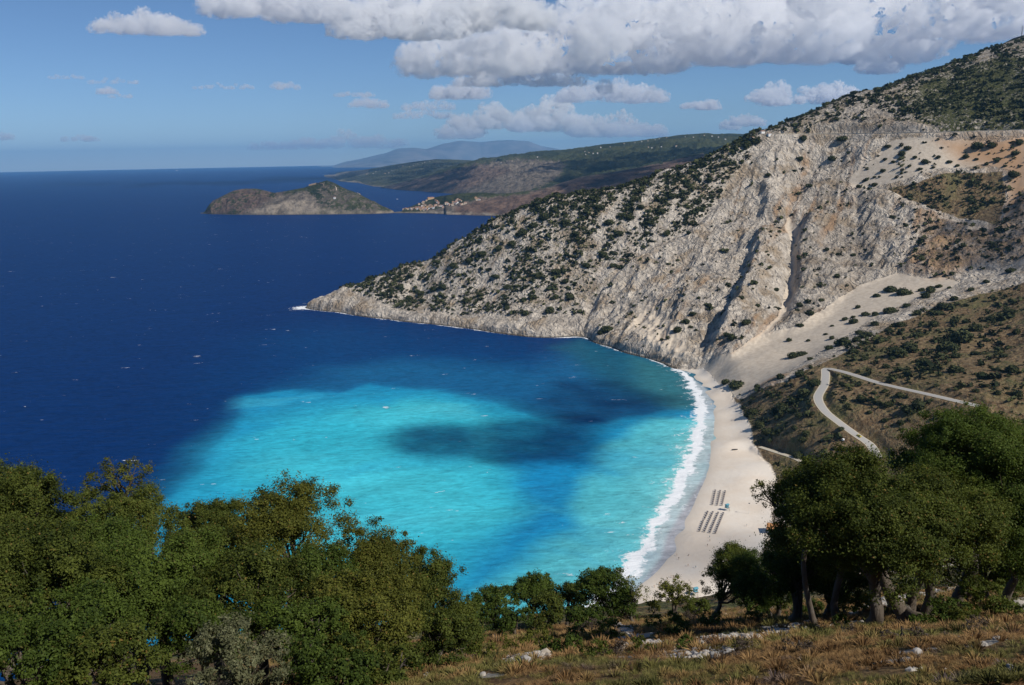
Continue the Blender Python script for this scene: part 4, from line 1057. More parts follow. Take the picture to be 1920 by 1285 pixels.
if "clouds" not in SKIP:
    sea_g = lambda x, y: at_z(x, y, 0.0)
    far_g = lambda x, y: on_far(x, y, ["coast_hills", "far_coast", "village_shore"])
    shade_cloud("small cloud overhead whose shadow lies as a dark patch on the turquoise water", fill_px([(745, 828), (790, 806), (900, 798), (1000, 796), (1080, 790), (1135, 788), (1105, 828), (1070, 855), (1000, 862), (900, 852), (800, 842)], 130, 1, sea_g), 22, 1900, 0.85, 1)
    shade_cloud("small cloud overhead shading the water under the cliff", fill_px([(1000, 772), (1060, 725), (1150, 710), (1220, 742), (1195, 782), (1110, 790)], 60, 2, sea_g), 25, 1900, 0.38, 2)
    shade_cloud("small cloud overhead shading the lower sand below the parasols", fill_px([(1250, 1075), (1290, 1030), (1335, 1008), (1430, 1012), (1430, 1050), (1350, 1060), (1280, 1085)], 50, 3, lambda x, y: at_z(x, y, 3.0)), 13, 1700, 0.22, 3)
    shade_cloud("cloud overhead shading the green hills across the bay", fill_px([(1010, 338), (1090, 322), (1180, 318), (1250, 330), (1200, 350), (1110, 356), (1080, 345)], 50, 4, far_g), 110, 2100, 1.0, 4)
    shade_cloud("cloud overhead shading the upper green hills across the bay", fill_px([(1000, 318), (1100, 300), (1250, 285), (1380, 275), (1400, 285), (1250, 305), (1100, 318)], 60, 5, far_g), 120, 2200, 0.8, 5)
    shade_cloud("cloud overhead shading the dark sea cliffs across the bay", fill_px([(720, 350), (780, 335), (850, 318), (890, 312), (850, 345), (830, 362), (780, 358)], 50, 6, far_g), 100, 2100, 1.0, 6)
    shade_cloud("cloud overhead shading the far tongue of low coast", fill_px([(720, 335), (760, 318), (820, 304), (860, 305), (800, 325), (740, 342)], 40, 7, far_g), 120, 2200, 0.8, 7)
    shade_cloud("cloud overhead darkening the mast's hilltop", [HILLTOP + np.array([dx, dy, -40]) for dx in range(-320, 300, 90) for dy in range(-130, 60, 60)], 75, 1900, 1.0, 8)
    shade_cloud("cloud overhead darkening the slope by the picture's right edge", [on_ground(x, y)[0] for x, y in [(1900, 400), (1880, 430), (1915, 440), (1850, 450), (1890, 470), (1830, 470), (1915, 380), (1800, 480), (1850, 490), (1900, 500), (1770, 440), (1790, 420)]], 26, 1500, 0.5, 9)
# ------------------------------------------------------------------ the slope under the viewpoint
fX = np.concatenate([np.linspace(-120, -40, 60, endpoint=False), np.linspace(-40, 45, 420, endpoint=False), np.linspace(45, 120, 60)])
fY = np.concatenate([np.linspace(-14, 8, 24, endpoint=False), np.geomspace(8, 72, 520), np.linspace(73, 110, 26)])
gx, gy = np.meshgrid(fX, fY)
FXY = np.stack([gx.ravel(), gy.ravel()], 1)
def fore_z(P):
    """Height of the finished foreground slope."""
    P = np.asarray(P, float); x, y = P[:, 0], P[:, 1]
    z = near_plane(x, y)
    z = z + fbm(P / 9, 3, 501) * 0.45 + fbm(P / 2.6, 3, 505) * 0.16
    step = fbm(np.stack([x / 40 + 3, (y + 0.35 * x) / 7], 1), 2, 509)
    z = z + 0.35 * step * smooth(10, 20, y)
    z = np.where(y < 9, np.minimum(z, near_plane(x, y) - 0.1 + 0.25 * np.minimum(y - 9, 0) * 0), z)
    z = z - smooth(66, 110, y) * (y - 66) * 0.45 - smooth(-25, -60, x) * 0
    return z
FZ = fore_z(FXY)
fm_ = Mat("slope_ground", 0.95, 0.1)
oc = fm_.coord()
q1 = fm_.noise(oc, 0.35, 5, 0.6); q2 = fm_.noise(oc, 2.2, 5, 0.65); q3 = fm_.noise(oc, 11.0, 3, 0.6)
gc = fm_.mix(fm_.ss(q2, 0.35, 0.65), (0.090, 0.050, 0.023, 1), (0.20, 0.122, 0.055, 1))
gc = fm_.mix(fm_.ss(q1, 0.50, 0.66), gc, (0.055, 0.052, 0.018, 1))
gc = fm_.mix(fm_.ss(q3, 0.52, 0.72), gc, (0.22, 0.15, 0.075, 1))
gc = fm_.mix(fm_.ss(fm_.math('ADD', fm_.attr("stony"), fm_.math('MULTIPLY_ADD', q2, 0.8, -0.4)), 0.45, 0.6), gc, fm_.mix(q3, (0.20, 0.175, 0.145, 1), (0.42, 0.385, 0.335, 1)))
fm_.col(gc)
fm_.bump(fm_.math('ADD', q2, fm_.math('MULTIPLY', q3, 0.35)), 0.12, 1.0)
# pale rubble: old terrace walls and spills of stone
def fore_at(px, py):
    """Where the photograph's points meet the foreground slope."""
    px = np.atleast_1d(np.asarray(px, float)); py = np.atleast_1d(np.asarray(py, float))
    d = pdir(px, py); Y = np.geomspace(8, 100, 700)
    P = np.array([0, 0, CAM_H]) + d[:, None, :] * (Y[None, :] / d[:, 1:2])[..., None]
    h = P[..., 2] - fore_z(P[..., :2].reshape(-1, 2)).reshape(P.shape[:2])
    i = np.maximum(np.where((h <= 0).any(1), (h <= 0).argmax(1), len(Y) - 1), 1)
    r = np.arange(len(px)); t = np.clip(h[r, i - 1] / np.maximum(h[r, i - 1] - h[r, i], 1e-9), 0, 1)
    return P[r, i - 1] + t[:, None] * (P[r, i] - P[r, i - 1])
rubble_px = [
    ([(1165, 1205), (1190, 1192), (1215, 1188)], 0.9), ([(1160, 1222), (1195, 1210), (1225, 1202)], 0.7), ([(1180, 1232), (1230, 1228), (1250, 1225)], 0.5),
    ([(1308, 1222), (1360, 1208), (1420, 1195), (1470, 1178), (1500, 1165)], 1.1), ([(1320, 1228), (1390, 1212)], 0.6), ([(1490, 1185), (1540, 1176), (1590, 1168)], 0.6),
    ([(955, 1245), (985, 1240), (1000, 1232)], 0.5), ([(800, 1270), (860, 1262), (920, 1268)], 0.35), ([(1690, 1225), (1730, 1220)], 0.25), ([(1845, 1210), (1872, 1200)], 0.25),
    ([(1620, 1150), (1680, 1128), (1760, 1108), (1850, 1098)], 0.7), ([(1862, 1275), (1890, 1262)], 0.2), ([(1180, 1195), (1150, 1168)], 0.3), ([(1905, 1130), (1925, 1150)], 0.5), ([(1660, 1240), (1700, 1235)], 0.2)]
stony = np.zeros(len(FXY)); rub_lines = []
for pts, w in rubble_px:
    L = resample(fore_at(*np.array(pts, float).T), 0.5); rub_lines.append((L, w))
    k = np.where((FXY[:, 0] > L[:, 0].min() - 4) & (FXY[:, 0] < L[:, 0].max() + 4) & (FXY[:, 1] > L[:, 1].min() - 4) & (FXY[:, 1] < L[:, 1].max() + 4))[0]
    d, _ = seg_dist(FXY[k] + wob(FXY[k], 1.2, 0.3, 521), L)
    stony[k] = np.maximum(stony[k], 1 - smooth(w * 0.5, w * 1.2, d))
me = mesh_np("foreground_slope", np.concatenate([FXY, FZ[:, None]], 1), grid_faces(len(fY), len(fX)), [fm_.m], True, {"stony": stony})
tag(link("foreground_slope", me), kind="structure")

# ---- loose stones
stone_m = Mat("limestone", 0.9, 0.2)
sn = stone_m.noise(stone_m.coord(), 6.0, 5, 0.65); sn2 = stone_m.noise(stone_m.coord(), 1.7, 3)
stone_m.col(stone_m.mix(stone_m.ss(sn2, 0.4, 0.65), stone_m.mix(sn, (0.26, 0.24, 0.215, 1), (0.52, 0.485, 0.44, 1)), (0.40, 0.34, 0.27, 1)))
stone_m.bump(sn, 0.03, 0.8)
def stone_proto(seed, sub=2):
    V, F = (ICO2 if sub == 2 else ICO1)
    V = V * np.array([1.0, 0.8, 0.62])
    g = np.random.default_rng(seed)
    for _ in range(7):                                    # broken faces
        n = g.normal(size=3); n /= np.linalg.norm(n); c = 0.45 + 0.3 * g.random()
        d = V @ n; V = V - np.maximum(d - c, 0)[:, None] * n
    V = V * (1 + 0.10 * noise(V * 2.3 + seed, seed))[:, None]
    return V, F
def scatter(name, protos, P, S, seed, mats, tilt=0.4, attr=None, normal_up=True):
    """One mesh of many small pieces that nobody could count."""
    g = np.random.default_rng(seed); kind = g.integers(0, len(protos), len(P)); Vs, Fs, As, n = [], [], [], 0
    for i, (V, F) in enumerate(protos):
        s = np.where(kind == i)[0]
        if not len(s): continue
        a = g.random(len(s)) * 6.283; ca, sa = np.cos(a)[:, None], np.sin(a)[:, None]
        tx, ty = g.normal(0, tilt, (2, len(s), 1))
        X = V[None, :, 0] * ca - V[None, :, 1] * sa; Y_ = V[None, :, 0] * sa + V[None, :, 1] * ca
        Z_ = V[None, :, 2] + X * tx * 0.5 + Y_ * ty * 0.5
        X = X + V[None, :, 2] * -tx; Y_ = Y_ + V[None, :, 2] * -ty
        W_ = np.stack([X, Y_, Z_], -1) * S[s][:, None, None] + P[s][:, None, :]
        Vs.append(W_.reshape(-1, 3)); Fs.append((F[None] + (np.arange(len(s)) * len(V))[:, None, None]).reshape(-1, F.shape[1]) + n); n += len(s) * len(V)
        As.append(np.repeat(g.random(len(s)), len(V)))
    return mesh_np(name, np.concatenate(Vs), np.concatenate(Fs), mats, False, {"tint": np.concatenate(As)})
Ps, Ss = [], []
for L, w in rub_lines:
    ln = np.linalg.norm(np.diff(L, axis=0), axis=1).sum(); dist = L[:, 1].mean()
    n_ = int(min(5000, ln * w * 170 * min(1.0, 30 / dist)))
    q = L[rng.integers(0, len(L), n_)] + rng.normal(0, 1, (n_, 3)) * np.array([w * 0.55, w * 0.55, 0])
    q[:, 2] = fore_z(q) ; Ps.append(q); Ss.append(0.05 + 0.10 * rng.random(n_) ** 2.2 * (1 + 0.4 * w) * (0.7 + dist / 60))
n_ = 6000
q = np.stack([rng.uniform(-12, 22, n_), rng.uniform(10, 50, n_)], 1); q = np.concatenate([q, fore_z(q)[:, None]], 1)
kk = fbm(q[:, :2] / 3.5, 3, 531) > 0.12; q = q[kk]; Ps.append(q - [0, 0, 0.01]); Ss.append(0.03 + 0.11 * rng.random(len(q)) ** 3)
protos = [stone_proto(600 + i, 1) for i in range(8)]
tag(link("rubble", scatter("rubble", protos, np.concatenate(Ps), np.concatenate(Ss), 541, [stone_m.m])), "pale limestone rubble spilled over the brown slope", kind="stuff")
boulder_list = [(985, 1244, 34, "broad pale boulder lying in the grass beside the big left-side oak"), (1160, 1206, 14, "pale block at the end of the white stone terrace"), (1236, 1226, 13, "grey stone below the white rubble terrace"),
 (1895, 1256, 22, "white stone at the slope's lower right corner"), (1845, 1212, 20, "white stone under the bushes by the right edge"), (1722, 1226, 22, "pale flat stone in the dry grass below the log"), (1912, 1140, 30, "blue-grey pale rock by the bushes at the right edge"),
 (800, 1268, 18, "small white stone under the leafy edge of the oak mass"), (905, 1268, 16, "white stone in the grass near the bottom edge"), (1305, 1222, 20, "stone at the lower end of the long rubble wall"), (1090, 1226, 10, "tiny white stone beside the round dark bush"),
 (1475, 1180, 18, "stone on top of the long rubble wall"), (1690, 1245, 14, "small white stone in the orange dry grass"), (1870, 1200, 16, "pale stone above its white neighbour near the right edge")]
A = np.array([b[:3] for b in boulder_list], float); BP = fore_at(A[:, 0], A[:, 1])
for (px, py, w, lab), p in zip(boulder_list, BP):
    V, F = stone_proto(int(px), 2); r = w / FOC * np.linalg.norm(p - np.array([0, 0, CAM_H])) / 2
    o = link("stone", mesh_np("stone", V * r * 1.1, F, [stone_m.m]), loc=(p[0], p[1], p[2] + r * 0.15)); o.rotation_euler = (0.2, -0.3, px)
    tag(o, lab, "stone", "stones on the slope")

# ---- dry grass and low dead scrub
grass_m = Mat("dry_grass", 0.8, 0.15)
gv = grass_m.attr("tint"); gn = grass_m.noise(grass_m.coord(), 0.45, 4)
gcol = grass_m.mix(gv, (0.115, 0.060, 0.024, 1), (0.34, 0.21, 0.088, 1))
gcol = grass_m.mix(grass_m.ss(gn, 0.47, 0.60), gcol, grass_m.mix(gv, (0.055, 0.058, 0.016, 1), (0.20, 0.18, 0.055, 1)))
gcol = grass_m.mix(grass_m.ss(grass_m.noise(grass_m.coord(), 0.8, 2), 0.60, 0.72), gcol, grass_m.mix(gv, (0.075, 0.05, 0.045, 1), (0.18, 0.135, 0.115, 1)))
grass_m.col(gcol)
def tuft_proto(seed, n=20):
    g = np.random.default_rng(seed); Vs, Fs = [], []
    for i in range(n):
        a = g.random() * 6.283; lean = 0.3 + 0.9 * g.random(); h = 0.5 + 0.6 * g.random(); w = 0.011 + 0.013 * g.random()
        r0 = 0.28 * g.random(); b = np.array([math.cos(a) * r0, math.sin(a) * r0, -0.05]); o_ = np.array([math.cos(a), math.sin(a), 0]) * lean
        s_ = np.array([-math.sin(a), math.cos(a), 0]) * w
        m1 = b + o_ * 0.45 * h + np.array([0, 0, 0.6 * h]); m2 = b + o_ * h + np.array([0, 0, h * (0.95 - 0.3 * lean)])
        k = len(Vs) * 5; Vs.append(np.array([b - s_, b + s_, m1 + s_ * 0.8, m1 - s_ * 0.8, m2])); Fs += [(k, k + 1, k + 2), (k, k + 2, k + 3), (k + 3, k + 2, k + 4)]
    return np.concatenate(Vs), np.array(Fs)
def mound_proto(seed, n=90):
    g = np.random.default_rng(seed); Vs, Fs = [], []
    for i in range(n):
        a = g.random() * 6.283; ph = g.random() ** 0.6 * 1.35; d = np.array([math.cos(a) * math.sin(ph), math.sin(a) * math.sin(ph), math.cos(ph) * 0.75]) * (0.75 + 0.35 * g.random())
        b = np.array([d[0] * 0.35, d[1] * 0.35, -0.05]); s_ = np.cross(d, g.normal(size=3)); s_ /= np.linalg.norm(s_) + 1e-9; s_ *= 0.018 + 0.014 * g.random()
        m1 = b + (d - b) * 0.6 + np.array([0, 0, 0.08]); k = len(Vs) * 5; Vs.append(np.array([b - s_, b + s_, m1 + s_, m1 - s_, d])); Fs += [(k, k + 1, k + 2), (k, k + 2, k + 3), (k + 3, k + 2, k + 4)]
    return np.concatenate(Vs), np.array(Fs)
n_ = 4200
q = np.stack([rng.uniform(-0.35, 0.72, n_), rng.random(n_) ** 1.6], 1); q[:, 1] = 9 + 55 * q[:, 1]; q[:, 0] *= q[:, 1] * 1.05
q = q[fbm(q / 3.0, 3, 571) > -0.2]; q = np.concatenate([q, fore_z(q)[:, None]], 1)
tag(link("dry_scrub", scatter("dry_scrub", [mound_proto(800 + i) for i in range(6)], q, (0.16 + 0.30 * rng.random(len(q)) ** 2) * np.clip(q[:, 1] / 22, 0.5, 1.3), 573, [grass_m.m], 0.15)), "low rounded dead scrub dotted over the brown slope", kind="stuff")
n_ = 130000
u = rng.random(n_); yy = 8 + 58 * u ** 1.9; xx = rng.uniform(-0.35, 0.72, n_) * yy * 1.05
q = np.stack([xx, yy], 1)
keep = (fbm(q / 1.7, 3, 551) + 0.6 * fbm(q / 0.6, 2, 553) > -0.3)
k2 = np.zeros(len(q), bool)
for L, w in rub_lines:
    d, _ = seg_dist(q, L); k2 |= d < w * 1.25
q = q[keep & ~k2]; q = np.concatenate([q, fore_z(q)[:, None]], 1)
gs = (0.06 + 0.16 * rng.random(len(q)) ** 2.2) * np.clip(q[:, 1] / 24, 0.42, 1.5)
tag(link("dry_grass", scatter("dry_grass", [tuft_proto(700 + i) for i in range(8)], q, gs, 561, [grass_m.m], 0.25)), "dry brown grass and thin scrub covering the slope", kind="stuff")
# ------------------------------------------------------------------ trees and bushes of the foreground
def leaf_mat(name, dark, light, odd, oddp=0.93):
    m = Mat(name, 0.6, 0.1)
    v = m.attr("tint")
    ns = m.noise(m.coord(), 1.3, 3)
    f = m.math('ADD', m.math('MULTIPLY', v, 0.8), m.math('MULTIPLY_ADD', ns, 0.9, -0.33), clamp=True)
    c = m.mix(f, (*dark, 1), (*light, 1))
    c = m.mix(m.math('GREATER_THAN', v, oddp), c, (*odd, 1))
    m.col(c)
    tr = m.n("ShaderNodeBsdfTranslucent"); mx = m.n("ShaderNodeMixShader"); mx.inputs[0].default_value = 0.28
    m.l(m.mix(1.0, c, (1.3, 1.35, 0.6, 1), 'MULTIPLY'), tr.inputs["Color"])
    m.l(m.b.outputs[0], mx.inputs[1]); m.l(tr.outputs[0], mx.inputs[2]); m.l(mx.outputs[0], m.out.inputs["Surface"])
    return m.m
LEAF = {
 "oak": leaf_mat("oak_leaves", (0.028, 0.042, 0.008), (0.128, 0.150, 0.028), (0.17, 0.115, 0.03), 0.975),
 "dark": leaf_mat("evergreen_leaves", (0.024, 0.042, 0.008), (0.100, 0.140, 0.024), (0.11, 0.10, 0.03), 0.985),
 "grey": leaf_mat("grey_green_leaves", (0.075, 0.082, 0.040), (0.23, 0.23, 0.125), (0.17, 0.14, 0.06), 0.975),
 "olive": leaf_mat("olive_leaves", (0.042, 0.052, 0.009), (0.170, 0.172, 0.032), (0.19, 0.13, 0.035), 0.95),
 "dead": leaf_mat("dead_twigs", (0.055, 0.040, 0.032), (0.15, 0.115, 0.09), (0.10, 0.09, 0.04), 0.92),
}
bark = Mat("bark", 0.95, 0.1)
bn = bark.noise(bark.coord((1, 1, 0.25)), 9.0, 5, 0.65); bn2 = bark.noise(bark.coord(), 1.4, 3)
bark.col(bark.mix(bark.ss(bn2, 0.45, 0.65), bark.mix(bn, (0.05, 0.038, 0.028, 1), (0.17, 0.14, 0.11, 1)), (0.135, 0.12, 0.105, 1)))
bark.bump(bn, 0.05, 1.0)
BARK = bark.m
def tube(pts, radii, sides=7):
    P = np.array(pts, float); n = len(P); T = np.gradient(P, axis=0); T /= np.linalg.norm(T, axis=1)[:, None] + 1e-9
    up = np.array([0.31, 0.17, 0.94]); A = np.cross(T, up); A /= np.linalg.norm(A, axis=1)[:, None] + 1e-9; B = np.cross(T, A)
    th = np.linspace(0, 2 * np.pi, sides, endpoint=False)
    V = P[:, None] + (A[:, None] * np.cos(th)[None, :, None] + B[:, None] * np.sin(th)[None, :, None]) * np.array(radii)[:, None, None]
    i = np.arange(n - 1)[:, None] * sides + np.arange(sides)[None]; j = np.arange(n - 1)[:, None] * sides + (np.arange(sides)[None] + 1) % sides
    F = np.stack([i, j, j + sides, i + sides], -1).reshape(-1, 4)
    return V.reshape(-1, 3), F
def bent(a, b, g, wob_, n=6, sag=0.0):
    t = np.linspace(0, 1, n)[:, None]; p = a + (b - a) * t
    L = np.linalg.norm(b - a)
    off = g.normal(0, wob_ * L, (n, 3)); off[0] = 0; off[-1] = 0
    for _ in range(1): off[1:-1] = (off[:-2] + off[1:-1] * 2 + off[2:]) / 4
    p = p + off; p[:, 2] += sag * L * np.sin(np.pi * t[:, 0])
    return p
def leaves(C, R, per, size, g, asp=0.58, fill=0.5, shift=0.0, out=None):
    """Leaf quads in clumps: C centres, R radii."""
    k = np.repeat(np.arange(len(C)), per)
    d = g.normal(size=(len(k), 3)); d /= np.linalg.norm(d, axis=1)[:, None]
    r = g.random(len(k)) ** fill
    P = C[k] + d * (R[k] * r * (1 + 0.35 * g.normal(size=len(k)) * (r > 0.8)))[:, None] * np.array([1, 1, 0.85])
    n = d * 0.4 + out[k] * 0.62 + np.array([0, 0, 0.25]) + g.normal(0, 0.6, (len(k), 3)); n /= np.linalg.norm(n, axis=1)[:, None]
    u = np.cross(n, g.normal(size=(len(k), 3))); u /= np.linalg.norm(u, axis=1)[:, None] + 1e-9
    v = np.cross(n, u); s = size * (0.5 + 1.0 * g.random((len(k), 1)) ** 1.3) * 0.5
    V = np.stack([P - u * s, P + v * s * asp - u * s * 0.15, P + u * s, P - v * s * asp - u * s * 0.15], 1).reshape(-1, 3)
    ct = g.normal(0.45 + shift, 0.20, len(C))
    tint = np.clip(ct[k] + g.normal(0, 0.22, len(k)), 0, 0.9)
    odd = g.random(len(k)) > 0.975; tint[odd] = 1.0
    return V, np.repeat(tint, 4)
def plant(name, cat, label, group, cx, cy, rx, ry, Y, kind, seed, base=None, dens=1.0, lobes=None, leaf=0.066, trunk=0.0, splay=0.0, open_=0.0, stems=1, lean=0.0, low=0.0):
    """A tree or bush whose crown fills an ellipse of the view at distance Y; it stands on the slope below."""
    g = np.random.default_rng(seed)
    c = at_y(cx, cy, Y); dist = np.linalg.norm(c - np.array([0, 0, CAM_H])); k = dist / FOC
    a, b = rx * k, ry * k                       # half width, half height in metres
    dp = a * 0.9
    if base is None:
        bx, by = c[0] + lean * a, c[1] + 0.1 * dp
    else:
        bx, by = at_y(base[0], base[1], Y)[0], Y
    gz = fore_z(np.array([[bx, by]]))[0]
    if cat == 'bush' and c[2] - 0.25 * b < gz: c = c + np.array([0, 0, gz + 0.25 * b - c[2]])
    B = np.array([bx, by, gz - 0.1])
    root = empty(name, B)
    tag(root, label, cat, group)
    # lobes of the crown
    nl = lobes or int(np.clip(6 + a * 5.0, 6, 24))
    L = g.normal(size=(nl * 3, 3)); L /= np.linalg.norm(L, axis=1)[:, None]
    L = L[L[:, 2] > -0.45 - low][:nl]
    rl = 0.32 + 0.22 * g.random(len(L))
    L = L * (1 - rl * 0.82)[:, None] * (0.72 + 0.28 * g.random((len(L), 1)))
    LC = c + L * np.array([a, dp, b]); LR = rl * min(a, b) * 1.12
    # clumps on each lobe
    ns = int(np.clip(11 * (1 - 0.4 * open_), 4, 12))
    d = g.normal(size=(len(LC), ns, 3)); d[..., 2] += 0.55; d /= np.linalg.norm(d, axis=2)[..., None]
    cr = LR[:, None] * (0.26 + 0.22 * g.random((len(LC), ns)))
    CC = (LC[:, None] + d * (LR[:, None] * (0.80 + 0.25 * g.random((len(LC), ns))))[..., None]).reshape(-1, 3); CR = cr.ravel()
    # sprigs that break the outline
    ne = int(len(LC) * 2.2)
    e = g.integers(0, len(LC), ne); de = LC[e] - c; de = de / (np.linalg.norm(de, axis=1)[:, None] + 1e-9) * 0.7 + np.array([0, 0, 0.55]) + g.normal(0, 0.35, (ne, 3)); de /= np.linalg.norm(de, axis=1)[:, None]
    EC = LC[e] + de * (LR[e] * (1.0 + 0.20 * g.random(ne)))[:, None]; ER = LR[e] * (0.13 + 0.10 * g.random(ne))
    CC = np.concatenate([CC, EC]); CR = np.concatenate([CR, ER])
    if len(LC) == 0: raise RuntimeError(label)
    gz_c = fore_z(CC[:, :2]); ok = CC[:, 2] > gz_c + 0.05
    own = np.concatenate([np.repeat(np.arange(len(LC)), ns), e]); od = CC - LC[own]; od /= np.linalg.norm(od, axis=1)[:, None] + 1e-9; oc_ = CC - c; oc_ /= np.linalg.norm(oc_, axis=1)[:, None] + 1e-9; OUT = od * 0.7 + oc_ * 0.4
    CC, CR, OUT = CC[ok], CR[ok], OUT[ok]
    area = leaf * leaf * 0.5
    per = np.maximum((dens * 2.9 * np.pi * CR ** 2 / area).astype(int), 6)
    V, tint = leaves(CC, CR, per, leaf, g, shift=g.normal(0, 0.17), out=OUT)
    F = np.arange(len(V)).reshape(-1, 4)
    link("crown", mesh_np("crown", V - B, F, [LEAF[kind]], False, {"tint": tint}), root)
    # trunk and limbs
    dead = kind == "dead"
    H = c[2] - b - gz
    tr = trunk or (np.clip(0.025 * a, 0.012, 0.03) if cat == 'bush' else np.clip(0.05 * a + 0.05, 0.03, 0.22))
    if cat == 'bush': stems = 4
    TV, TF, n = [], [], 0
    def addt(p, r, s=7):
        nonlocal n
        v, f = tube(p, r, s); TV.append(v); TF.append(f + n); n += len(v)
    fork = np.array([bx + (c[0] - bx) * 0.35, by + (c[1] - by) * 0.35, gz + max(H + 0.25 * b, 0.35 * (c[2] - gz))])
    forks = []
    for s in range(stems):
        o_ = np.array([(s - (stems - 1) / 2) * tr * 2.6 + (splay if s == stems - 1 else 0), 0.15 * s, 0]); fo = fork + (o_ - np.array([splay if s == stems - 1 else 0, 0, 0])) * 1.0 + g.normal(0, 0.05 * a, 3) * np.array([1, 1, 0.5])
        p = bent(B + o_ - np.array([0, 0, 0.15]), fo, g, 0.06, 7)
        r = tr * np.array([1.55, 1.12, 1.0, 0.93, 0.88, 0.82, 0.74]); addt(p, r, 9); forks.append(fo)
    order = np.argsort(-LR)[:14]
    for i in order:
        fo = forks[int(g.integers(stems))]
        p = bent(fo - np.array([0, 0, 0.05]), LC[i], g, 0.10, 6, 0.06)
        r0 = tr * (0.34 + 0.2 * g.random()); addt(p, r0 * np.array([1, 0.85, 0.7, 0.55, 0.4, 0.22]), 6)
        for j in range(3):
            q = LC[i] + np.clip(g.normal(0, 1, 3), -1, 0.9) * LR[i] * 0.6
            addt(bent(p[3 + j % 2], q, g, 0.10, 4), r0 * np.array([0.42, 0.3, 0.2, 0.08]), 5)
    link("trunk", mesh_np("trunk", np.concatenate(TV) - B, np.concatenate(TF), [BARK], True), root)
    return root

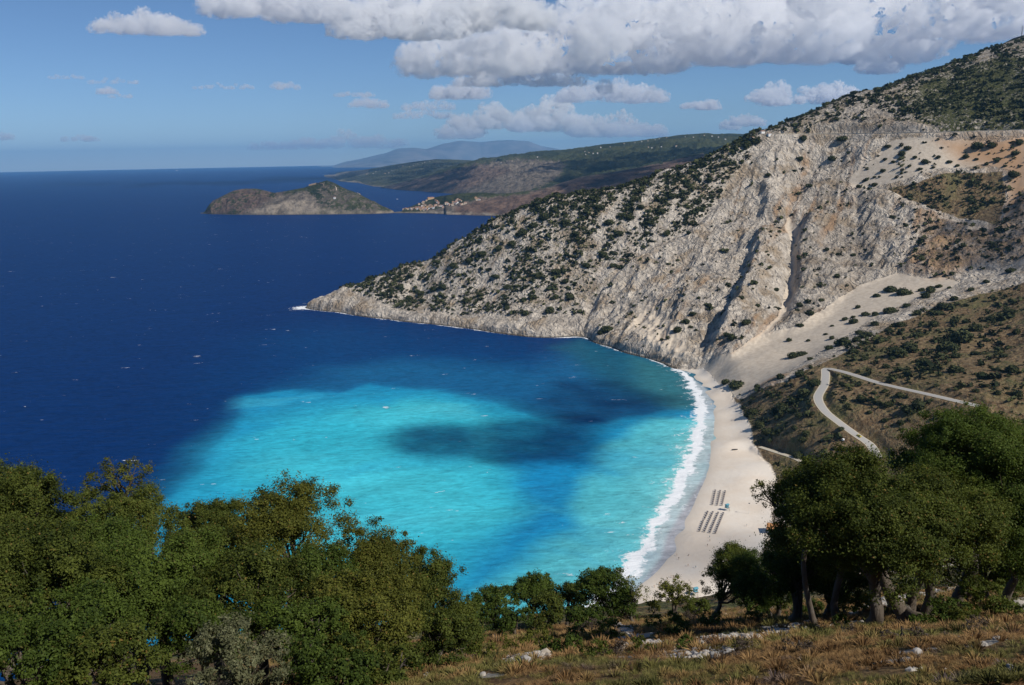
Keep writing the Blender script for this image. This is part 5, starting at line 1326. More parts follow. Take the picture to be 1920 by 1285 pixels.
LT, MT, RT, BU = "oaks below the viewpoint on the sea side", "small trees along the slope's edge", "oaks on the beach side", "bushes on the slope"
P_ = [
 # the sea-side mass, far row first
 ("oak_tree", "tree", "oak cut by the picture's left edge, its top against the dark blue sea", LT, 30, 990, 112, 92, 26, "oak", 1, {}),
 ("oak_tree", "tree", "round oak just right of the one at the edge, under the bare shoots", LT, 225, 985, 105, 70, 30, "oak", 2, {}),
 ("young_tree", "tree", "thin young tree of sparse reddish shoots sticking up against the blue sea", LT, 222, 905, 66, 42, 31, "olive", 3, dict(dens=0.45, open_=0.9, lobes=9, low=0.2)),
 ("oak_tree", "tree", "low-topped oak between the shoots and the tallest gappy oak", LT, 395, 1010, 100, 60, 33, "oak", 4, {}),
 ("oak_tree", "tree", "tallest oak of the sea-side mass, turquoise water showing through its gaps", LT, 548, 1010, 112, 105, 27, "olive", 5, dict(dens=0.8, open_=0.5)),
 ("oak_tree", "tree", "oak on the mass's falling right shoulder, above the turquoise water", LT, 690, 1075, 95, 85, 27, "olive", 6, {}),
 ("oak_tree", "tree", "last oak at the right end of the sea-side mass", LT, 795, 1120, 75, 80, 29, "oak", 7, {}),
 ("oak_tree", "tree", "low oak skirt under the right end of the sea-side mass", LT, 862, 1195, 62, 62, 29, "oak", 8, {}),
 ("oak_tree", "tree", "broad oak in front of the edge oak, with rusty brown leaves", LT, 75, 1120, 150, 105, 20, "oak", 9, {}),
 ("oak_tree", "tree", "dense oak in the middle of the mass, second row behind the grey bush", LT, 295, 1105, 140, 100, 22, "dark", 10, {}),
 ("oak_tree", "tree", "dense oak at the middle of the mass, below the gappy tall one", LT, 470, 1125, 125, 95, 21, "oak", 11, {}),
 ("oak_tree", "tree", "wide yellow-green oak below the falling shoulder of the mass", LT, 665, 1180, 135, 100, 21, "olive", 12, {}),
 ("oak_tree", "tree", "lowest oak by the bottom edge, beside the stony grass", LT, 800, 1230, 105, 75, 22, "oak", 13, {}),
 ("oak_tree", "tree", "dark oak in the bottom corner below the rusty one", LT, 45, 1250, 130, 80, 16, "dark", 14, {}),
 ("oak_tree", "tree", "green oak on the bottom edge between the corner and the grey bush", LT, 225, 1255, 105, 72, 16, "oak", 15, {}),
 ("grey_bush", "bush", "pale grey-green bush on the bottom edge in front of the dark oaks", LT, 435, 1248, 122, 66, 14, "grey", 16, dict(leaf=0.05, low=0.4)),
 ("oak_tree", "tree", "dark oak on the bottom edge just right of the grey bush", LT, 620, 1262, 95, 62, 17, "dark", 17, {}),
 ("oak_tree", "tree", "small oak on the bottom edge left of the lowest one", LT, 735, 1270, 85, 50, 18, "oak", 18, {}),
 ("oak_tree", "tree", "shaded oak filling the gap between the edge oak and the middle ones", LT, 170, 1060, 100, 80, 25, "dark", 19, {}),
 ("oak_tree", "tree", "shaded oak in the hollow left of the gappy tall one", LT, 390, 1080, 90, 80, 26, "oak", 20, {}),
 ("oak_tree", "tree", "oak in the hollow between the tall gappy one and the shoulder oak", LT, 590, 1110, 100, 75, 24, "dark", 21, {}),
 ("oak_tree", "tree", "shaded low oak in the deep gap just above the grey bush", LT, 385, 1190, 105, 70, 19, "dark", 22, {}),
 ("oak_tree", "tree", "shaded oak under the rusty one at the edge", LT, 130, 1195, 120, 75, 18, "dark", 23, {}),
 ("oak_tree", "tree", "shaded low oak between the grey bush and the wide yellow-green one", LT, 560, 1195, 100, 70, 19, "dark", 24, {}),
 # the beach side
 ("gnarled_oak", "tree", "large old oak with a split gnarled trunk beside the log", RT, 1618, 990, 185, 118, 25, "oak", 31, dict(base=(1648, 1172), trunk=0.22, stems=2, dens=1.1, splay=0.75)),
 ("oak_tree", "tree", "tall dark oak whose crown top covers the end of the upper road", RT, 1835, 898, 130, 112, 30, "dark", 32, dict(dens=1.1, stems=2)),
 ("oak_tree", "tree", "dark oak cut by the right edge, behind the bushes", RT, 1905, 975, 105, 130, 28, "dark", 33, dict(dens=1.1)),
 ("oak_tree", "tree", "oak between the gnarled one and the dark right-edge ones, its trunks leaning", RT, 1755, 1000, 130, 98, 27, "oak", 34, dict(stems=2, base=(1715, 1140), splay=0.4)),
 ("oak_tree", "tree", "loose-leaved oak whose bare branches stand against the white sand", RT, 1462, 940, 52, 72, 27, "olive", 35, dict(dens=0.5, open_=0.9, lobes=9, lean=1.6)),
 ("oak_tree", "tree", "bushy oak rising in front of the beach road's end", RT, 1530, 945, 70, 70, 28, "oak", 36, dict(lean=0.8)),
 ("oak_tree", "tree", "shaded oak under the left limbs of the gnarled one", RT, 1500, 1062, 88, 70, 31, "dark", 37, dict(stems=2, low=0.5)),
 ("oak_tree", "tree", "outermost oak of the beach-side group, round crown against the sand", RT, 1375, 1085, 55, 52, 40, "oak", 38, dict(base=(1335, 1158))),
 ("oak_tree", "tree", "oak next to the outermost one, on thin dark trunks", RT, 1435, 1088, 58, 54, 38, "dark", 39, dict(stems=2, low=0.5, base=(1455, 1150))),
 ("oak_tree", "tree", "shaded oak close behind the gnarled trunk", RT, 1570, 1088, 76, 58, 33, "dark", 40, dict(stems=2, low=0.5, base=(1560, 1150))),
 ("oak_tree", "tree", "low dark oak behind the small wooden post", RT, 1850, 1055, 90, 55, 31, "dark", 41, dict(stems=2)),
 ("oak_tree", "tree", "low leafy oak filling the shade right of the outermost one", RT, 1405, 1120, 40, 34, 44, "dark", 42, dict(leaf=0.09)),
 ("bush", "bush", "dark undergrowth bush among the beach-side trunks", BU, 1490, 1135, 55, 24, 38, "dark", 43, dict(low=0.5)),
 ("bush", "bush", "dark undergrowth bush behind the gnarled trunk", BU, 1590, 1130, 50, 22, 34, "dark", 44, dict(low=0.5)),
 ("bush", "bush", "dark undergrowth bush under the right-edge oaks", BU, 1850, 1095, 70, 22, 30, "dark", 45, dict(low=0.5)),
 # small trees on the brow
 ("small_tree", "tree", "rounded small tree against the right end of the sea-side mass", MT, 928, 1142, 52, 40, 58, "dark", 51, dict(leaf=0.12)),
 ("small_tree", "tree", "half hidden small tree behind the skirt of the sea-side mass", MT, 880, 1155, 36, 34, 55, "dark", 52, dict(leaf=0.12)),
 ("small_tree", "tree", "round-topped small tree, first of the two humps against pale water", MT, 998, 1118, 42, 40, 63, "dark", 53, dict(leaf=0.12)),
 ("small_tree", "tree", "small tree with a thin orange-lit trunk, before the two humps", MT, 1028, 1150, 42, 34, 54, "oak", 54, dict(leaf=0.12, base=(1034, 1208))),
 ("small_tree", "tree", "small tree in the dip between the two humps", MT, 1062, 1128, 40, 34, 61, "oak", 55, dict(leaf=0.12)),
 ("small_tree", "tree", "tallest small tree of the brow, second hump beside the surf", MT, 1130, 1112, 50, 46, 57, "dark", 56, dict(leaf=0.12)),
 ("small_tree", "tree", "dark small tree at the surf-side foot of the tallest hump", MT, 1168, 1140, 34, 40, 55, "dark", 57, dict(leaf=0.11, base=(1192, 1180))),
 ("small_tree", "tree", "wispy half-bare small tree in front of the white surf", MT, 1188, 1112, 24, 32, 54, "olive", 58, dict(leaf=0.10, dens=0.35, open_=0.9, lobes=7)),
 ("small_tree", "tree", "tiny sapling alone against the sand", MT, 1226, 1138, 15, 16, 62, "olive", 59, dict(leaf=0.11, dens=0.8, lobes=6)),
 ("small_tree", "tree", "light airy small tree with twin thin trunks in front of the sand", MT, 1268, 1112, 34, 34, 60, "olive", 60, dict(leaf=0.12, dens=0.7, open_=0.6, lobes=9, stems=2)),
 ("small_tree", "tree", "low bushy tree beside the airy twin-trunked one", MT, 1306, 1138, 28, 20, 58, "oak", 61, dict(leaf=0.12, dens=0.8)),
 ("small_tree", "tree", "low small tree in front of the rounded ones, at the grass edge", MT, 965, 1165, 40, 26, 50, "dark", 62, dict(leaf=0.12)),
 ("small_tree", "tree", "small tree at the foot of the tallest hump", MT, 1095, 1158, 42, 30, 51, "dark", 63, dict(leaf=0.12)),
 # bushes and dead scrub
 ("bush", "bush", "large dark round bush alone in the grass near the bottom edge", BU, 1055, 1232, 44, 36, 23, "dark", 71, dict(low=0.5)),
 ("bush", "bush", "dark low bush uphill of the large round one", BU, 1078, 1198, 36, 20, 32, "dark", 72, dict(low=0.5)),
 ("dead_bush", "bush", "grey leafless bush under the small trees' trunks", BU, 1120, 1188, 52, 20, 42, "dead", 73, dict(dens=0.5, low=0.5, leaf=0.07)),
 ("bush", "bush", "shaded bush at the end of the white terrace rubble", BU, 1245, 1172, 50, 22, 38, "dark", 74, dict(low=0.5)),
 ("bush", "bush", "dark bush between the white terrace and the long rubble wall", BU, 1268, 1205, 42, 22, 27, "dark", 75, dict(low=0.5)),
 ("bush", "bush", "largest bush on the right edge beside the blue-grey rock", BU, 1862, 1140, 55, 36, 24, "oak", 76, dict(low=0.5)),
 ("bush", "bush", "dark bush below the small wooden post", BU, 1785, 1155, 40, 30, 23, "dark", 77, dict(low=0.5)),
 ("bush", "bush", "dark low bush at the foot of the gnarled trunk", BU, 1728, 1190, 40, 20, 21.5, "dark", 78, dict(low=0.5)),
 ("bush", "bush", "yellow-green bush left of the shaded terrace end", BU, 1130, 1215, 40, 18, 29, "olive", 79, dict(low=0.5)),
 ("dead_bush", "bush", "rounded dead grey-brown bush near the bottom edge beside the dark round one", BU, 1155, 1245, 46, 22, 19, "dead", 80, dict(dens=0.6, low=0.5, leaf=0.05)),
 ("dead_bush", "bush", "dead brown bush among the shaded beach-side trunks", BU, 1300, 1165, 40, 18, 45, "dead", 81, dict(dens=0.6, low=0.5, leaf=0.07)),
 ("dead_bush", "bush", "purplish dead bush at the bottom edge in the orange grass", BU, 1500, 1262, 55, 20, 15.5, "dead", 82, dict(dens=0.5, low=0.5, leaf=0.04)),
 ("dead_bush", "bush", "dead bush in the orange grass below the rubble wall", BU, 1590, 1215, 40, 16, 19, "dead", 83, dict(dens=0.5, low=0.5, leaf=0.045)),
 ("bush", "bush", "green bush just above the bottom edge, right of the large round one", BU, 1120, 1262, 44, 24, 18.5, "oak", 86, dict(low=0.5, leaf=0.05)),
 ("bush", "bush", "dark spreading bush in the tree shade above the long rubble wall", BU, 1330, 1195, 62, 22, 32, "dark", 87, dict(low=0.5)),
 ("bush", "bush", "yellowish low bush between the two dark round ones", BU, 1005, 1205, 46, 18, 30, "olive", 88, dict(low=0.5)),
 ("bush", "bush", "dark bush at the shade's edge between the orange grass and the gnarled oak", BU, 1585, 1182, 46, 18, 25, "dark", 90, dict(low=0.5)),
 ("bush", "bush", "green bush by the right edge, above the white stones", BU, 1905, 1190, 50, 24, 20, "oak", 91, dict(low=0.5, leaf=0.055)),
 ("bush", "bush", "dull green bush between the post and the gnarled oak's log", BU, 1820, 1175, 46, 24, 21.5, "olive", 92, dict(low=0.5, leaf=0.055)),
 ("bush", "bush", "low green bush at the lower end of the long rubble wall", BU, 1275, 1240, 44, 18, 21, "dark", 93, dict(low=0.5, leaf=0.055)),
 ("dead_bush", "bush", "brown dead bush in the bottom middle below the rubble wall", BU, 1385, 1255, 52, 20, 17, "dead", 94, dict(dens=0.6, low=0.5, leaf=0.045)),
 ("bush", "bush", "yellow-green bush above the broad pale boulder", BU, 960, 1215, 42, 16, 29, "olive", 95, dict(low=0.5)),
 ("dead_bush", "bush", "dead bush on the bottom edge under the pale flat stone", BU, 1700, 1262, 58, 20, 15.5, "dead", 96, dict(dens=0.6, low=0.5, leaf=0.04)),
 ("bush", "bush", "dark bush between the small trees' foot and the white terrace", BU, 1150, 1180, 48, 18, 40, "dark", 97, dict(low=0.5, leaf=0.08)),
 ("bush", "bush", "olive bush at the foot of the rounded small trees", BU, 1010, 1185, 46, 18, 44, "olive", 98, dict(low=0.5, leaf=0.08)),
 ("bush", "bush", "shaded bush uphill of the long rubble wall's upper end", BU, 1420, 1178, 56, 20, 32, "dark", 99, dict(low=0.5)),
 ("bush", "bush", "green bush below the white terrace, left of the rubble wall's end", BU, 1205, 1250, 46, 20, 20, "oak", 100, dict(low=0.5, leaf=0.055)),
 ("bush", "bush", "low olive bush at the stony bottom edge by the sea-side oaks", BU, 905, 1225, 40, 20, 26, "olive", 84, dict(low=0.5)),
 ("dead_bush", "bush", "pale dead bush in the bottom right corner", BU, 1830, 1255, 50, 20, 16, "dead", 85, dict(dens=0.5, low=0.5, leaf=0.04)),
]
if "trees" not in SKIP:
    for nm, cat, lab, grp, cx, cy, rx, ry, Y, kind, seed, kw in P_:
        plant(nm, cat, lab, grp, cx, cy, rx, ry, Y, kind, 1000 + seed, **kw)
# ------------------------------------------------------------------ small things: beach, road, village, sea
def paint(name, c, rough=0.5, spec=0.4):
    return flat_mat(name, c, rough, spec, 0.08, 2.0)
M_NAVY = paint("navy_canvas", (0.020, 0.022, 0.055), 0.8); M_POLE = paint("pale_pole", (0.6, 0.58, 0.55)); M_BLUE = paint("blue_paint", (0.10, 0.30, 0.38)); M_WHITE = paint("white_paint", (0.75, 0.74, 0.72))
M_SKIN = paint("skin", (0.42, 0.25, 0.16), 0.6); M_DARK = paint("dark_cloth", (0.03, 0.03, 0.035), 0.8); M_ROOF = paint("terracotta", (0.32, 0.17, 0.115), 0.85); M_TIMBER = paint("weathered_timber", (0.20, 0.17, 0.14), 0.9)
M_GLASS = paint("dark_glass", (0.02, 0.025, 0.03), 0.1, 0.6); M_TYRE = paint("tyre_rubber", (0.02, 0.02, 0.02), 0.85); M_YELLOW = paint("yellow_car_paint", (0.55, 0.44, 0.05), 0.3); M_GREYP = paint("grey_car_paint", (0.14, 0.15, 0.16), 0.3); M_ORANGE = paint("orange_awning", (0.50, 0.24, 0.09), 0.8)
M_STEEL = paint("grey_steel", (0.12, 0.12, 0.13), 0.6); M_CREAM = paint("cream_plaster", (0.58, 0.48, 0.36), 0.9); M_OCHRE = paint("ochre_plaster", (0.52, 0.36, 0.20), 0.9); M_PINK = paint("pink_plaster", (0.52, 0.36, 0.28), 0.9); M_FORT = paint("old_fort_stone", (0.34, 0.24, 0.16), 0.95)
BOXF = np.array([(0, 1, 3, 2), (4, 6, 7, 5), (0, 4, 5, 1), (2, 3, 7, 6), (0, 2, 6, 4), (1, 5, 7, 3)])
def boxv(x0, x1, y0, y1, z0, z1):
    return np.array([(x, y, z) for x in (x0, x1) for y in (y0, y1) for z in (z0, z1)], float)
class MB:
    """Shapes gathered into one mesh."""
    def __init__(self): self.V, self.F, self.m, self.n = [], [], [], 0
    def add(self, V, F, mi=0):
        self.V.append(np.asarray(V, float))
        self.F += [tuple(int(i) + self.n for i in f) for f in F]; self.m += [mi] * len(F); self.n += len(V)
    def box(self, *a, mi=0): self.add(boxv(*a), BOXF, mi)
    def tube(self, p, r, s=8, mi=0, cap=True):
        v, f = tube(p, r, s); f = [tuple(q) for q in f]
        if cap: f += [tuple(range(s))[::-1], tuple(range(len(v) - s, len(v)))]
        self.add(v, f, mi)
    def build(self, name, mats, parent=None, smooth_=False):
        me = bpy.data.meshes.new(name); me.from_pydata(np.concatenate(self.V).tolist(), [], self.F); me.update()
        for m_ in mats: me.materials.append(m_)
        me.polygons.foreach_set("material_index", self.m); me.polygons.foreach_set("use_smooth", [smooth_] * len(self.F))
        return link(name, me, parent)

# parasols in rows
def parasol_mesh():
    b = MB(); n = 10; th = np.linspace(0, 2 * np.pi, n, endpoint=False)
    rim = np.stack([1.35 * np.cos(th), 1.35 * np.sin(th), np.full(n, 1.95)], 1); mid = rim * np.array([0.5, 0.5, 0]) + np.array([0, 0, 2.28])
    V = np.concatenate([rim, mid, [[0, 0, 2.5]], rim * np.array([0.985, 0.985, 1]) - np.array([0, 0, 0.12])])
    F = [(i, (i + 1) % n, n + (i + 1) % n, n + i) for i in range(n)] + [(n + i, n + (i + 1) % n, 2 * n) for i in range(n)] + [(2 * n + 1 + i, 2 * n + 1 + (i + 1) % n, (i + 1) % n, i) for i in range(n)]
    b.add(V, F, 0); b.tube([(0, 0, -0.2), (0, 0, 1.2), (0, 0, 2.4)], [0.035] * 3, 6, 1)
    for s in (-1, 1):                       # the pair of sunbeds pegged to it
        b.box(s * 0.95 - 0.34, s * 0.95 + 0.34, -1.0, 0.5, 0.24, 0.34, mi=2); b.box(s * 0.95 - 0.34, s * 0.95 + 0.34, 0.5, 1.0, 0.34, 0.44, mi=2)
        for yy in (-0.9, 0.4): b.box(s * 0.95 - 0.30, s * 0.95 + 0.30, yy, yy + 0.07, -0.1, 0.24, mi=1)
    o = b.build("parasol", [M_NAVY, M_POLE, M_TIMBER]); me = o.data; bpy.data.objects.remove(o); return me
pm = parasol_mesh()
def z45(x, y): return (1160 + x / 4.144, 830 + y / 4.144)
cols_up = [((750, 374), (728, 478), 8), ((788, 377), (765, 482), 8), ((826, 380), (802, 483), 8)]
cols_lo = [((690, 540), (668, 590), 4), ((655, 610), (627, 685), 6), ((730, 543), (665, 690), 11), ((772, 547), (707, 697), 12), ((812, 550), (750, 702), 12)]
for cols, lab, grp in ((cols_up, "navy beach parasol in the smaller block of rows, above the lifeguard hut", "parasols of the upper block"), (cols_lo, "navy beach parasol in the larger block of rows, below the lifeguard hut", "parasols of the lower block")):
    for a, b, n in cols:
        for i in range(n):
            t = i / (n - 1); p = z45(a[0] + (b[0] - a[0]) * t, a[1] + (b[1] - a[1]) * t + 6)
            q = on_ground(*p)[0]; o = link("parasol", pm, loc=q); o.rotation_euler = (0, 0, 0.75 + 0.08 * rng.random()); o.scale = (0.56,) * 3
            tag(o, lab, "parasol", grp)

def hut(loc, label, rz):
    r = empty("lifeguard_hut", loc, rz)
    b = MB()
    for x in (-0.9, 0.9):
        for y in (-0.9, 0.9): b.tube([(x * 1.15, y * 1.15, -0.3), (x, y, 2.0)], [0.09, 0.09], 6)
    b.build("stilts", [M_BLUE], r)
    b = MB(); b.box(-1.2, 1.2, -1.5, 1.2, 2.0, 2.15); b.build("deck", [M_TIMBER], r)
    b = MB(); b.box(-1.0, 1.0, -0.7, 1.0, 2.15, 4.1); b.build("cabin", [M_BLUE], r)
    b = MB(); b.add([(-1.3, -1.2, 4.1), (1.3, -1.2, 4.1), (1.3, 1.3, 4.1), (-1.3, 1.3, 4.1), (-1.3, 0.05, 4.75), (1.3, 0.05, 4.75)], [(0, 3, 2, 1), (0, 1, 5, 4), (2, 3, 4, 5), (0, 4, 3), (1, 2, 5)]); b.build("roof", [M_BLUE], r)
    b = MB(); b.box(-0.6, 0.6, -0.73, -0.70, 2.9, 3.7); b.build("window", [M_GLASS], r)
    b = MB()
    for x in (-0.35, 0.35): b.tube([(x, -2.6, -0.2), (x, -1.5, 2.05)], [0.05, 0.05], 5)
    for i in range(6): b.box(-0.35, 0.35, -2.5 + i * 0.18, -2.42 + i * 0.18, 0.1 + i * 0.36, 0.15 + i * 0.36)
    b.build("ladder", [M_TIMBER], r)
    tag(r, label, "lifeguard hut", "lifeguard huts")
hut(on_ground(1363, 957)[0], "blue lifeguard hut beside the two blocks of parasols", 0.6)
hut(on_ground(1304, 1116)[0], "blue lifeguard hut standing alone on the sand behind the small trees", 0.4)

# people on the sand: one skinned body each, a few poses
def person_mesh(pose, top):
    J = dict(pelvis=(0, 0, 0.95), chest=(0, 0.02, 1.32), neck=(0, 0.02, 1.50), head=(0, 0.04, 1.66), ls=(-0.19, 0, 1.42), rs=(0.19, 0, 1.42), le=(-0.27, 0.02, 1.14), re=(0.27, 0.02, 1.14), lh=(-0.27, 0.12, 0.90), rh=(0.27, 0.12, 0.90),
             lp=(-0.10, 0, 0.90), rp=(0.10, 0, 0.90), lk=(-0.11, 0.03, 0.50), rk=(0.11, 0.03, 0.50), la=(-0.11, 0, 0.08), ra=(0.11, 0, 0.08), lt=(-0.12, 0.17, 0.04), rt=(0.12, 0.17, 0.04))
    if pose == "walk":
        J.update(lk=(-0.11, 0.22, 0.52), la=(-0.11, 0.30, 0.09), lt=(-0.12, 0.47, 0.06), rk=(0.11, -0.06, 0.50), ra=(0.11, -0.33, 0.14), rt=(0.12, -0.20, 0.04), lh=(-0.26, -0.20, 0.93), rh=(0.26, 0.30, 0.98), re=(0.27, 0.10, 1.14), le=(-0.27, -0.08, 1.13))
    if pose == "bend":
        J.update(chest=(0, 0.30, 1.18), neck=(0, 0.46, 1.26), head=(0, 0.60, 1.28), ls=(-0.19, 0.38, 1.22), rs=(0.19, 0.38, 1.22), le=(-0.22, 0.46, 0.94), re=(0.22, 0.46, 0.94), lh=(-0.2, 0.55, 0.70), rh=(0.2, 0.55, 0.70))
    if pose == "sit":
        for k in list(J): J[k] = (J[k][0], J[k][1], J[k][2] - 0.80)
        J.update(lk=(-0.14, 0.42, 0.42), rk=(0.14, 0.42, 0.42), la=(-0.14, 0.62, 0.07), ra=(0.14, 0.62, 0.07), lt=(-0.15, 0.80, 0.04), rt=(0.15, 0.80, 0.04), lh=(-0.16, 0.38, 0.46), rh=(0.16, 0.38, 0.46))
    R = dict(pelvis=.15, chest=.155, neck=.06, head=.105, ls=.075, rs=.075, le=.045, re=.045, lh=.04, rh=.04, lp=.095, rp=.095, lk=.06, rk=.06, la=.042, ra=.042, lt=.035, rt=.035)
    E = [("pelvis", "chest"), ("chest", "neck"), ("neck", "head"), ("chest", "ls"), ("ls", "le"), ("le", "lh"), ("chest", "rs"), ("rs", "re"), ("re", "rh"), ("pelvis", "lp"), ("lp", "lk"), ("lk", "la"), ("la", "lt"), ("pelvis", "rp"), ("rp", "rk"), ("rk", "ra"), ("ra", "rt")]
    K = list(J); me = bpy.data.meshes.new("person"); me.from_pydata([J[k] for k in K], [(K.index(a), K.index(b)) for a, b in E], []); me.update()
    o = bpy.data.objects.new("person_raw", me); COL.objects.link(o)
    md = o.modifiers.new("skin", 'SKIN')
    for i, k in enumerate(K): me.skin_vertices[0].data[i].radius = (R[k], R[k]); me.skin_vertices[0].data[i].use_root = (k == "pelvis")
    o.modifiers.new("sub", 'SUBSURF').levels = 1
    dg = bpy.context.evaluated_depsgraph_get(); m2 = bpy.data.meshes.new_from_object(o.evaluated_get(dg))
    bpy.data.objects.remove(o)
    m2.materials.clear(); m2.materials.append(M_SKIN); m2.materials.append(top); m2.materials.append(M_DARK)
    lo_, hi_ = J["pelvis"][2], J["neck"][2]
    for p in m2.polygons:
        z = p.center.z
        p.material_index = 2 if p.center.z > J["head"][2] + 0.05 else (1 if abs(p.center.x) < 0.24 and lo_ - 0.22 < z < hi_ - 0.02 and pose != "sit" else (1 if pose == "sit" and abs(p.center.x) < 0.2 and z < 0.62 and p.center.y < 0.2 else 0))
        p.use_smooth = True
    return m2
pmesh = {}
people = [((1269, 1043), "stand", 0, "person standing at the wet sand's edge, upper of the pair by the wash"), ((1272.7, 1049.5), "walk", 1, "person in dark clothes walking beside the one at the wet sand's edge"), ((1290, 1062), "walk", 0, "person walking mid-beach below the pair by the wash"),
 ((1304.4, 1065.5), "bend", 2, "person bending over on the open sand right of the mid-beach walker"), ((1291.6, 1041.5), "sit", 2, "person sitting on the shaded sand above the mid-beach walker"), ((1326.4, 1024.5), "stand", 1, "person standing just below the pair under the parasols"),
 ((1331, 1015.5), "walk", 1, "person walking below the larger parasol block, lower of two"), ((1330.6, 1009), "stand", 2, "person standing closest below the larger parasol block"), ((1258.4, 1083), "stand", 0, "person standing with a companion near the wash, left one"),
 ((1262.5, 1084), "stand", 1, "person standing with a companion near the wash, right one"), ((1251.4, 1088), "walk", 1, "person walking near the wash left of the standing couple"), ((1236.4, 1097), "walk", 0, "person walking alone above the tiny sapling"), ((1227.6, 1102), "bend", 0, "person bending at the beach's lowest visible sand, beside the surf"),
 ((1378.5, 1016), "stand", 1, "person standing alone on the right half of the sand"), ((1378, 1026), "sit", 1, "person sitting on the right half of the sand near the oaks"), ((1400, 987), "stand", 2, "person standing between the parasols and the hut under the oaks")]
tops = [M_SKIN, M_DARK, M_BLUE]
for (px, py), pose, ti, lab in people:
    k = (pose, ti)
    if k not in pmesh: pmesh[k] = person_mesh(pose, tops[ti])
    o = link("person", pmesh[k], loc=on_ground(px, py)[0]); o.rotation_euler = (0, 0, rng.random() * 6.28); o.scale = (1.05,) * 3
    tag(o, lab, "person", "people on the beach")

# the pole with a lamp, the boat, the hut under the trees
p = on_ground(1404, 964)[0]; r = empty("lamp_post", p)
b = MB(); b.tube([(0, 0, -0.3), (0, 0, 4), (0, 0, 7.4)], [0.10, 0.08, 0.07], 8); b.build("pole", [M_WHITE], r)
b = MB(); b.box(-0.45, 0.45, -0.28, 0.28, 7.4, 7.85); b.build("lamp_head", [M_STEEL], r)
tag(r, "tall white pole with a dark lamp head on the empty sand", "lamp post")
p = on_ground(1377.5, 844)[0]; r = empty("boat", p, 0.1)
b = MB(); xs = np.linspace(-2.6, 2.6, 9); w = 0.85 * (1 - np.abs(xs / 2.7) ** 2.4); V = []
for x, ww in zip(xs, w): V += [(x, -ww, 0.62 + 0.02 * x * x), (x, -ww * 0.7, 0.12), (x, 0, 0.0), (x, ww * 0.7, 0.12), (x, ww, 0.62 + 0.02 * x * x), (x, ww * 0.85, 0.60 + 0.02 * x * x), (x, 0, 0.25), (x, -ww * 0.85, 0.60 + 0.02 * x * x)]
F = [(i * 8 + j, i * 8 + (j + 1) % 8, (i + 1) * 8 + (j + 1) % 8, (i + 1) * 8 + j) for i in range(8) for j in range(8)]
b.add(V, F); b.build("hull", [M_DARK], r)
b = MB(); b.box(-0.2, 0.1, -0.72, 0.72, 0.42, 0.47); b.box(1.1, 1.4, -0.6, 0.6, 0.45, 0.5); b.build("bench", [M_TIMBER], r)
tag(r, "small dark boat lying alone on the upper sand near the beach track", "boat")
p = on_ground(1452, 996)[0]; r = empty("beach_bar", p, -0.35)
b = MB(); b.box(-4.2, 4.2, -2.6, 2.6, -0.5, 2.7); b.build("wall", [M_WHITE], r)
b = MB(); b.add([(-4.8, -4.6, 2.75), (4.8, -4.6, 2.75), (4.8, 3.0, 3.9), (-4.8, 3.0, 3.9), (-4.8, -4.6, 2.60), (4.8, -4.6, 2.60), (4.8, 3.0, 3.7), (-4.8, 3.0, 3.7)], [(0, 1, 2, 3), (7, 6, 5, 4), (0, 4, 5, 1), (1, 5, 6, 2), (2, 6, 7, 3), (3, 7, 4, 0)]); b.build("roof", [M_ORANGE], r)
b = MB(); b.box(-1.2, 1.8, -2.64, -2.60, 0.9, 2.0); b.build("window", [M_GLASS], r)
tag(r, "white hut with an orange awning roof half hidden behind the loose-leaved oak", "beach hut")

# cars
def car(loc, rz, mat, label, pitch=0.0):
    r = empty("car", loc, rz); r.rotation_euler = (pitch, 0, rz)
    b = MB(); prof = [(-2.05, 0.35), (-2.08, 0.75), (-1.45, 0.92), (-0.75, 0.95), (1.75, 0.98), (2.05, 0.85), (2.05, 0.35)]
    n = len(prof); V = [(-0.84, y, z) for y, z in prof] + [(0.84, y, z) for y, z in prof]
    b.add(V, [tuple(range(n)), tuple(range(2 * n - 1, n - 1, -1))] + [(i, i + n, (i + 1) % n + n, (i + 1) % n) for i in range(n)])
    tp = [(-0.45, 1.40), (1.10, 1.43)]; b.add([(-0.62, -0.45, 1.40), (0.62, -0.45, 1.40), (0.62, 1.15, 1.43), (-0.62, 1.15, 1.43), (-0.6, -0.42, 1.33), (0.6, -0.42, 1.33), (0.6, 1.12, 1.36), (-0.6, 1.12, 1.36)], [(0, 1, 2, 3), (7, 6, 5, 4), (0, 4, 5, 1), (1, 5, 6, 2), (2, 6, 7, 3), (3, 7, 4, 0)])
    b.build("body", [mat], r)
    b = MB(); b.add([(-0.78, -1.15, 0.94), (0.78, -1.15, 0.94), (0.78, 1.75, 0.98), (-0.78, 1.75, 0.98), (-0.61, -0.44, 1.36), (0.61, -0.44, 1.36), (0.61, 1.13, 1.38), (-0.61, 1.13, 1.38)], [(0, 1, 5, 4), (1, 2, 6, 5), (2, 3, 7, 6), (3, 0, 4, 7), (4, 5, 6, 7)]); b.build("windows", [M_GLASS], r)
    for x in (-0.80, 0.80):
        for y in (-1.35, 1.30):
            b = MB(); b.tube([(x - 0.10, y, 0.31), (x + 0.10, y, 0.31)], [0.31, 0.31], 12); b.build("wheel", [M_TYRE], r)
    tag(r, label, "car", None)
def on_road(line, s): 
    i = int(np.clip(s * (len(line) - 1), 0, len(line) - 2)); d = line[i + 1] - line[i]
    return line[i], math.atan2(d[1], d[0]) + math.pi / 2, math.atan2(d[2], math.hypot(d[0], d[1]))
_, par = seg_dist(on_land(1614, 818)[:, :2], road_lower)
q, a, pt = on_road(road_lower, par[0] / (len(road_lower) - 1)); car((q[0], q[1], q[2] + 0.12), a, M_YELLOW, "yellow car driving down the lower leg of the hairpin road", 0.0)
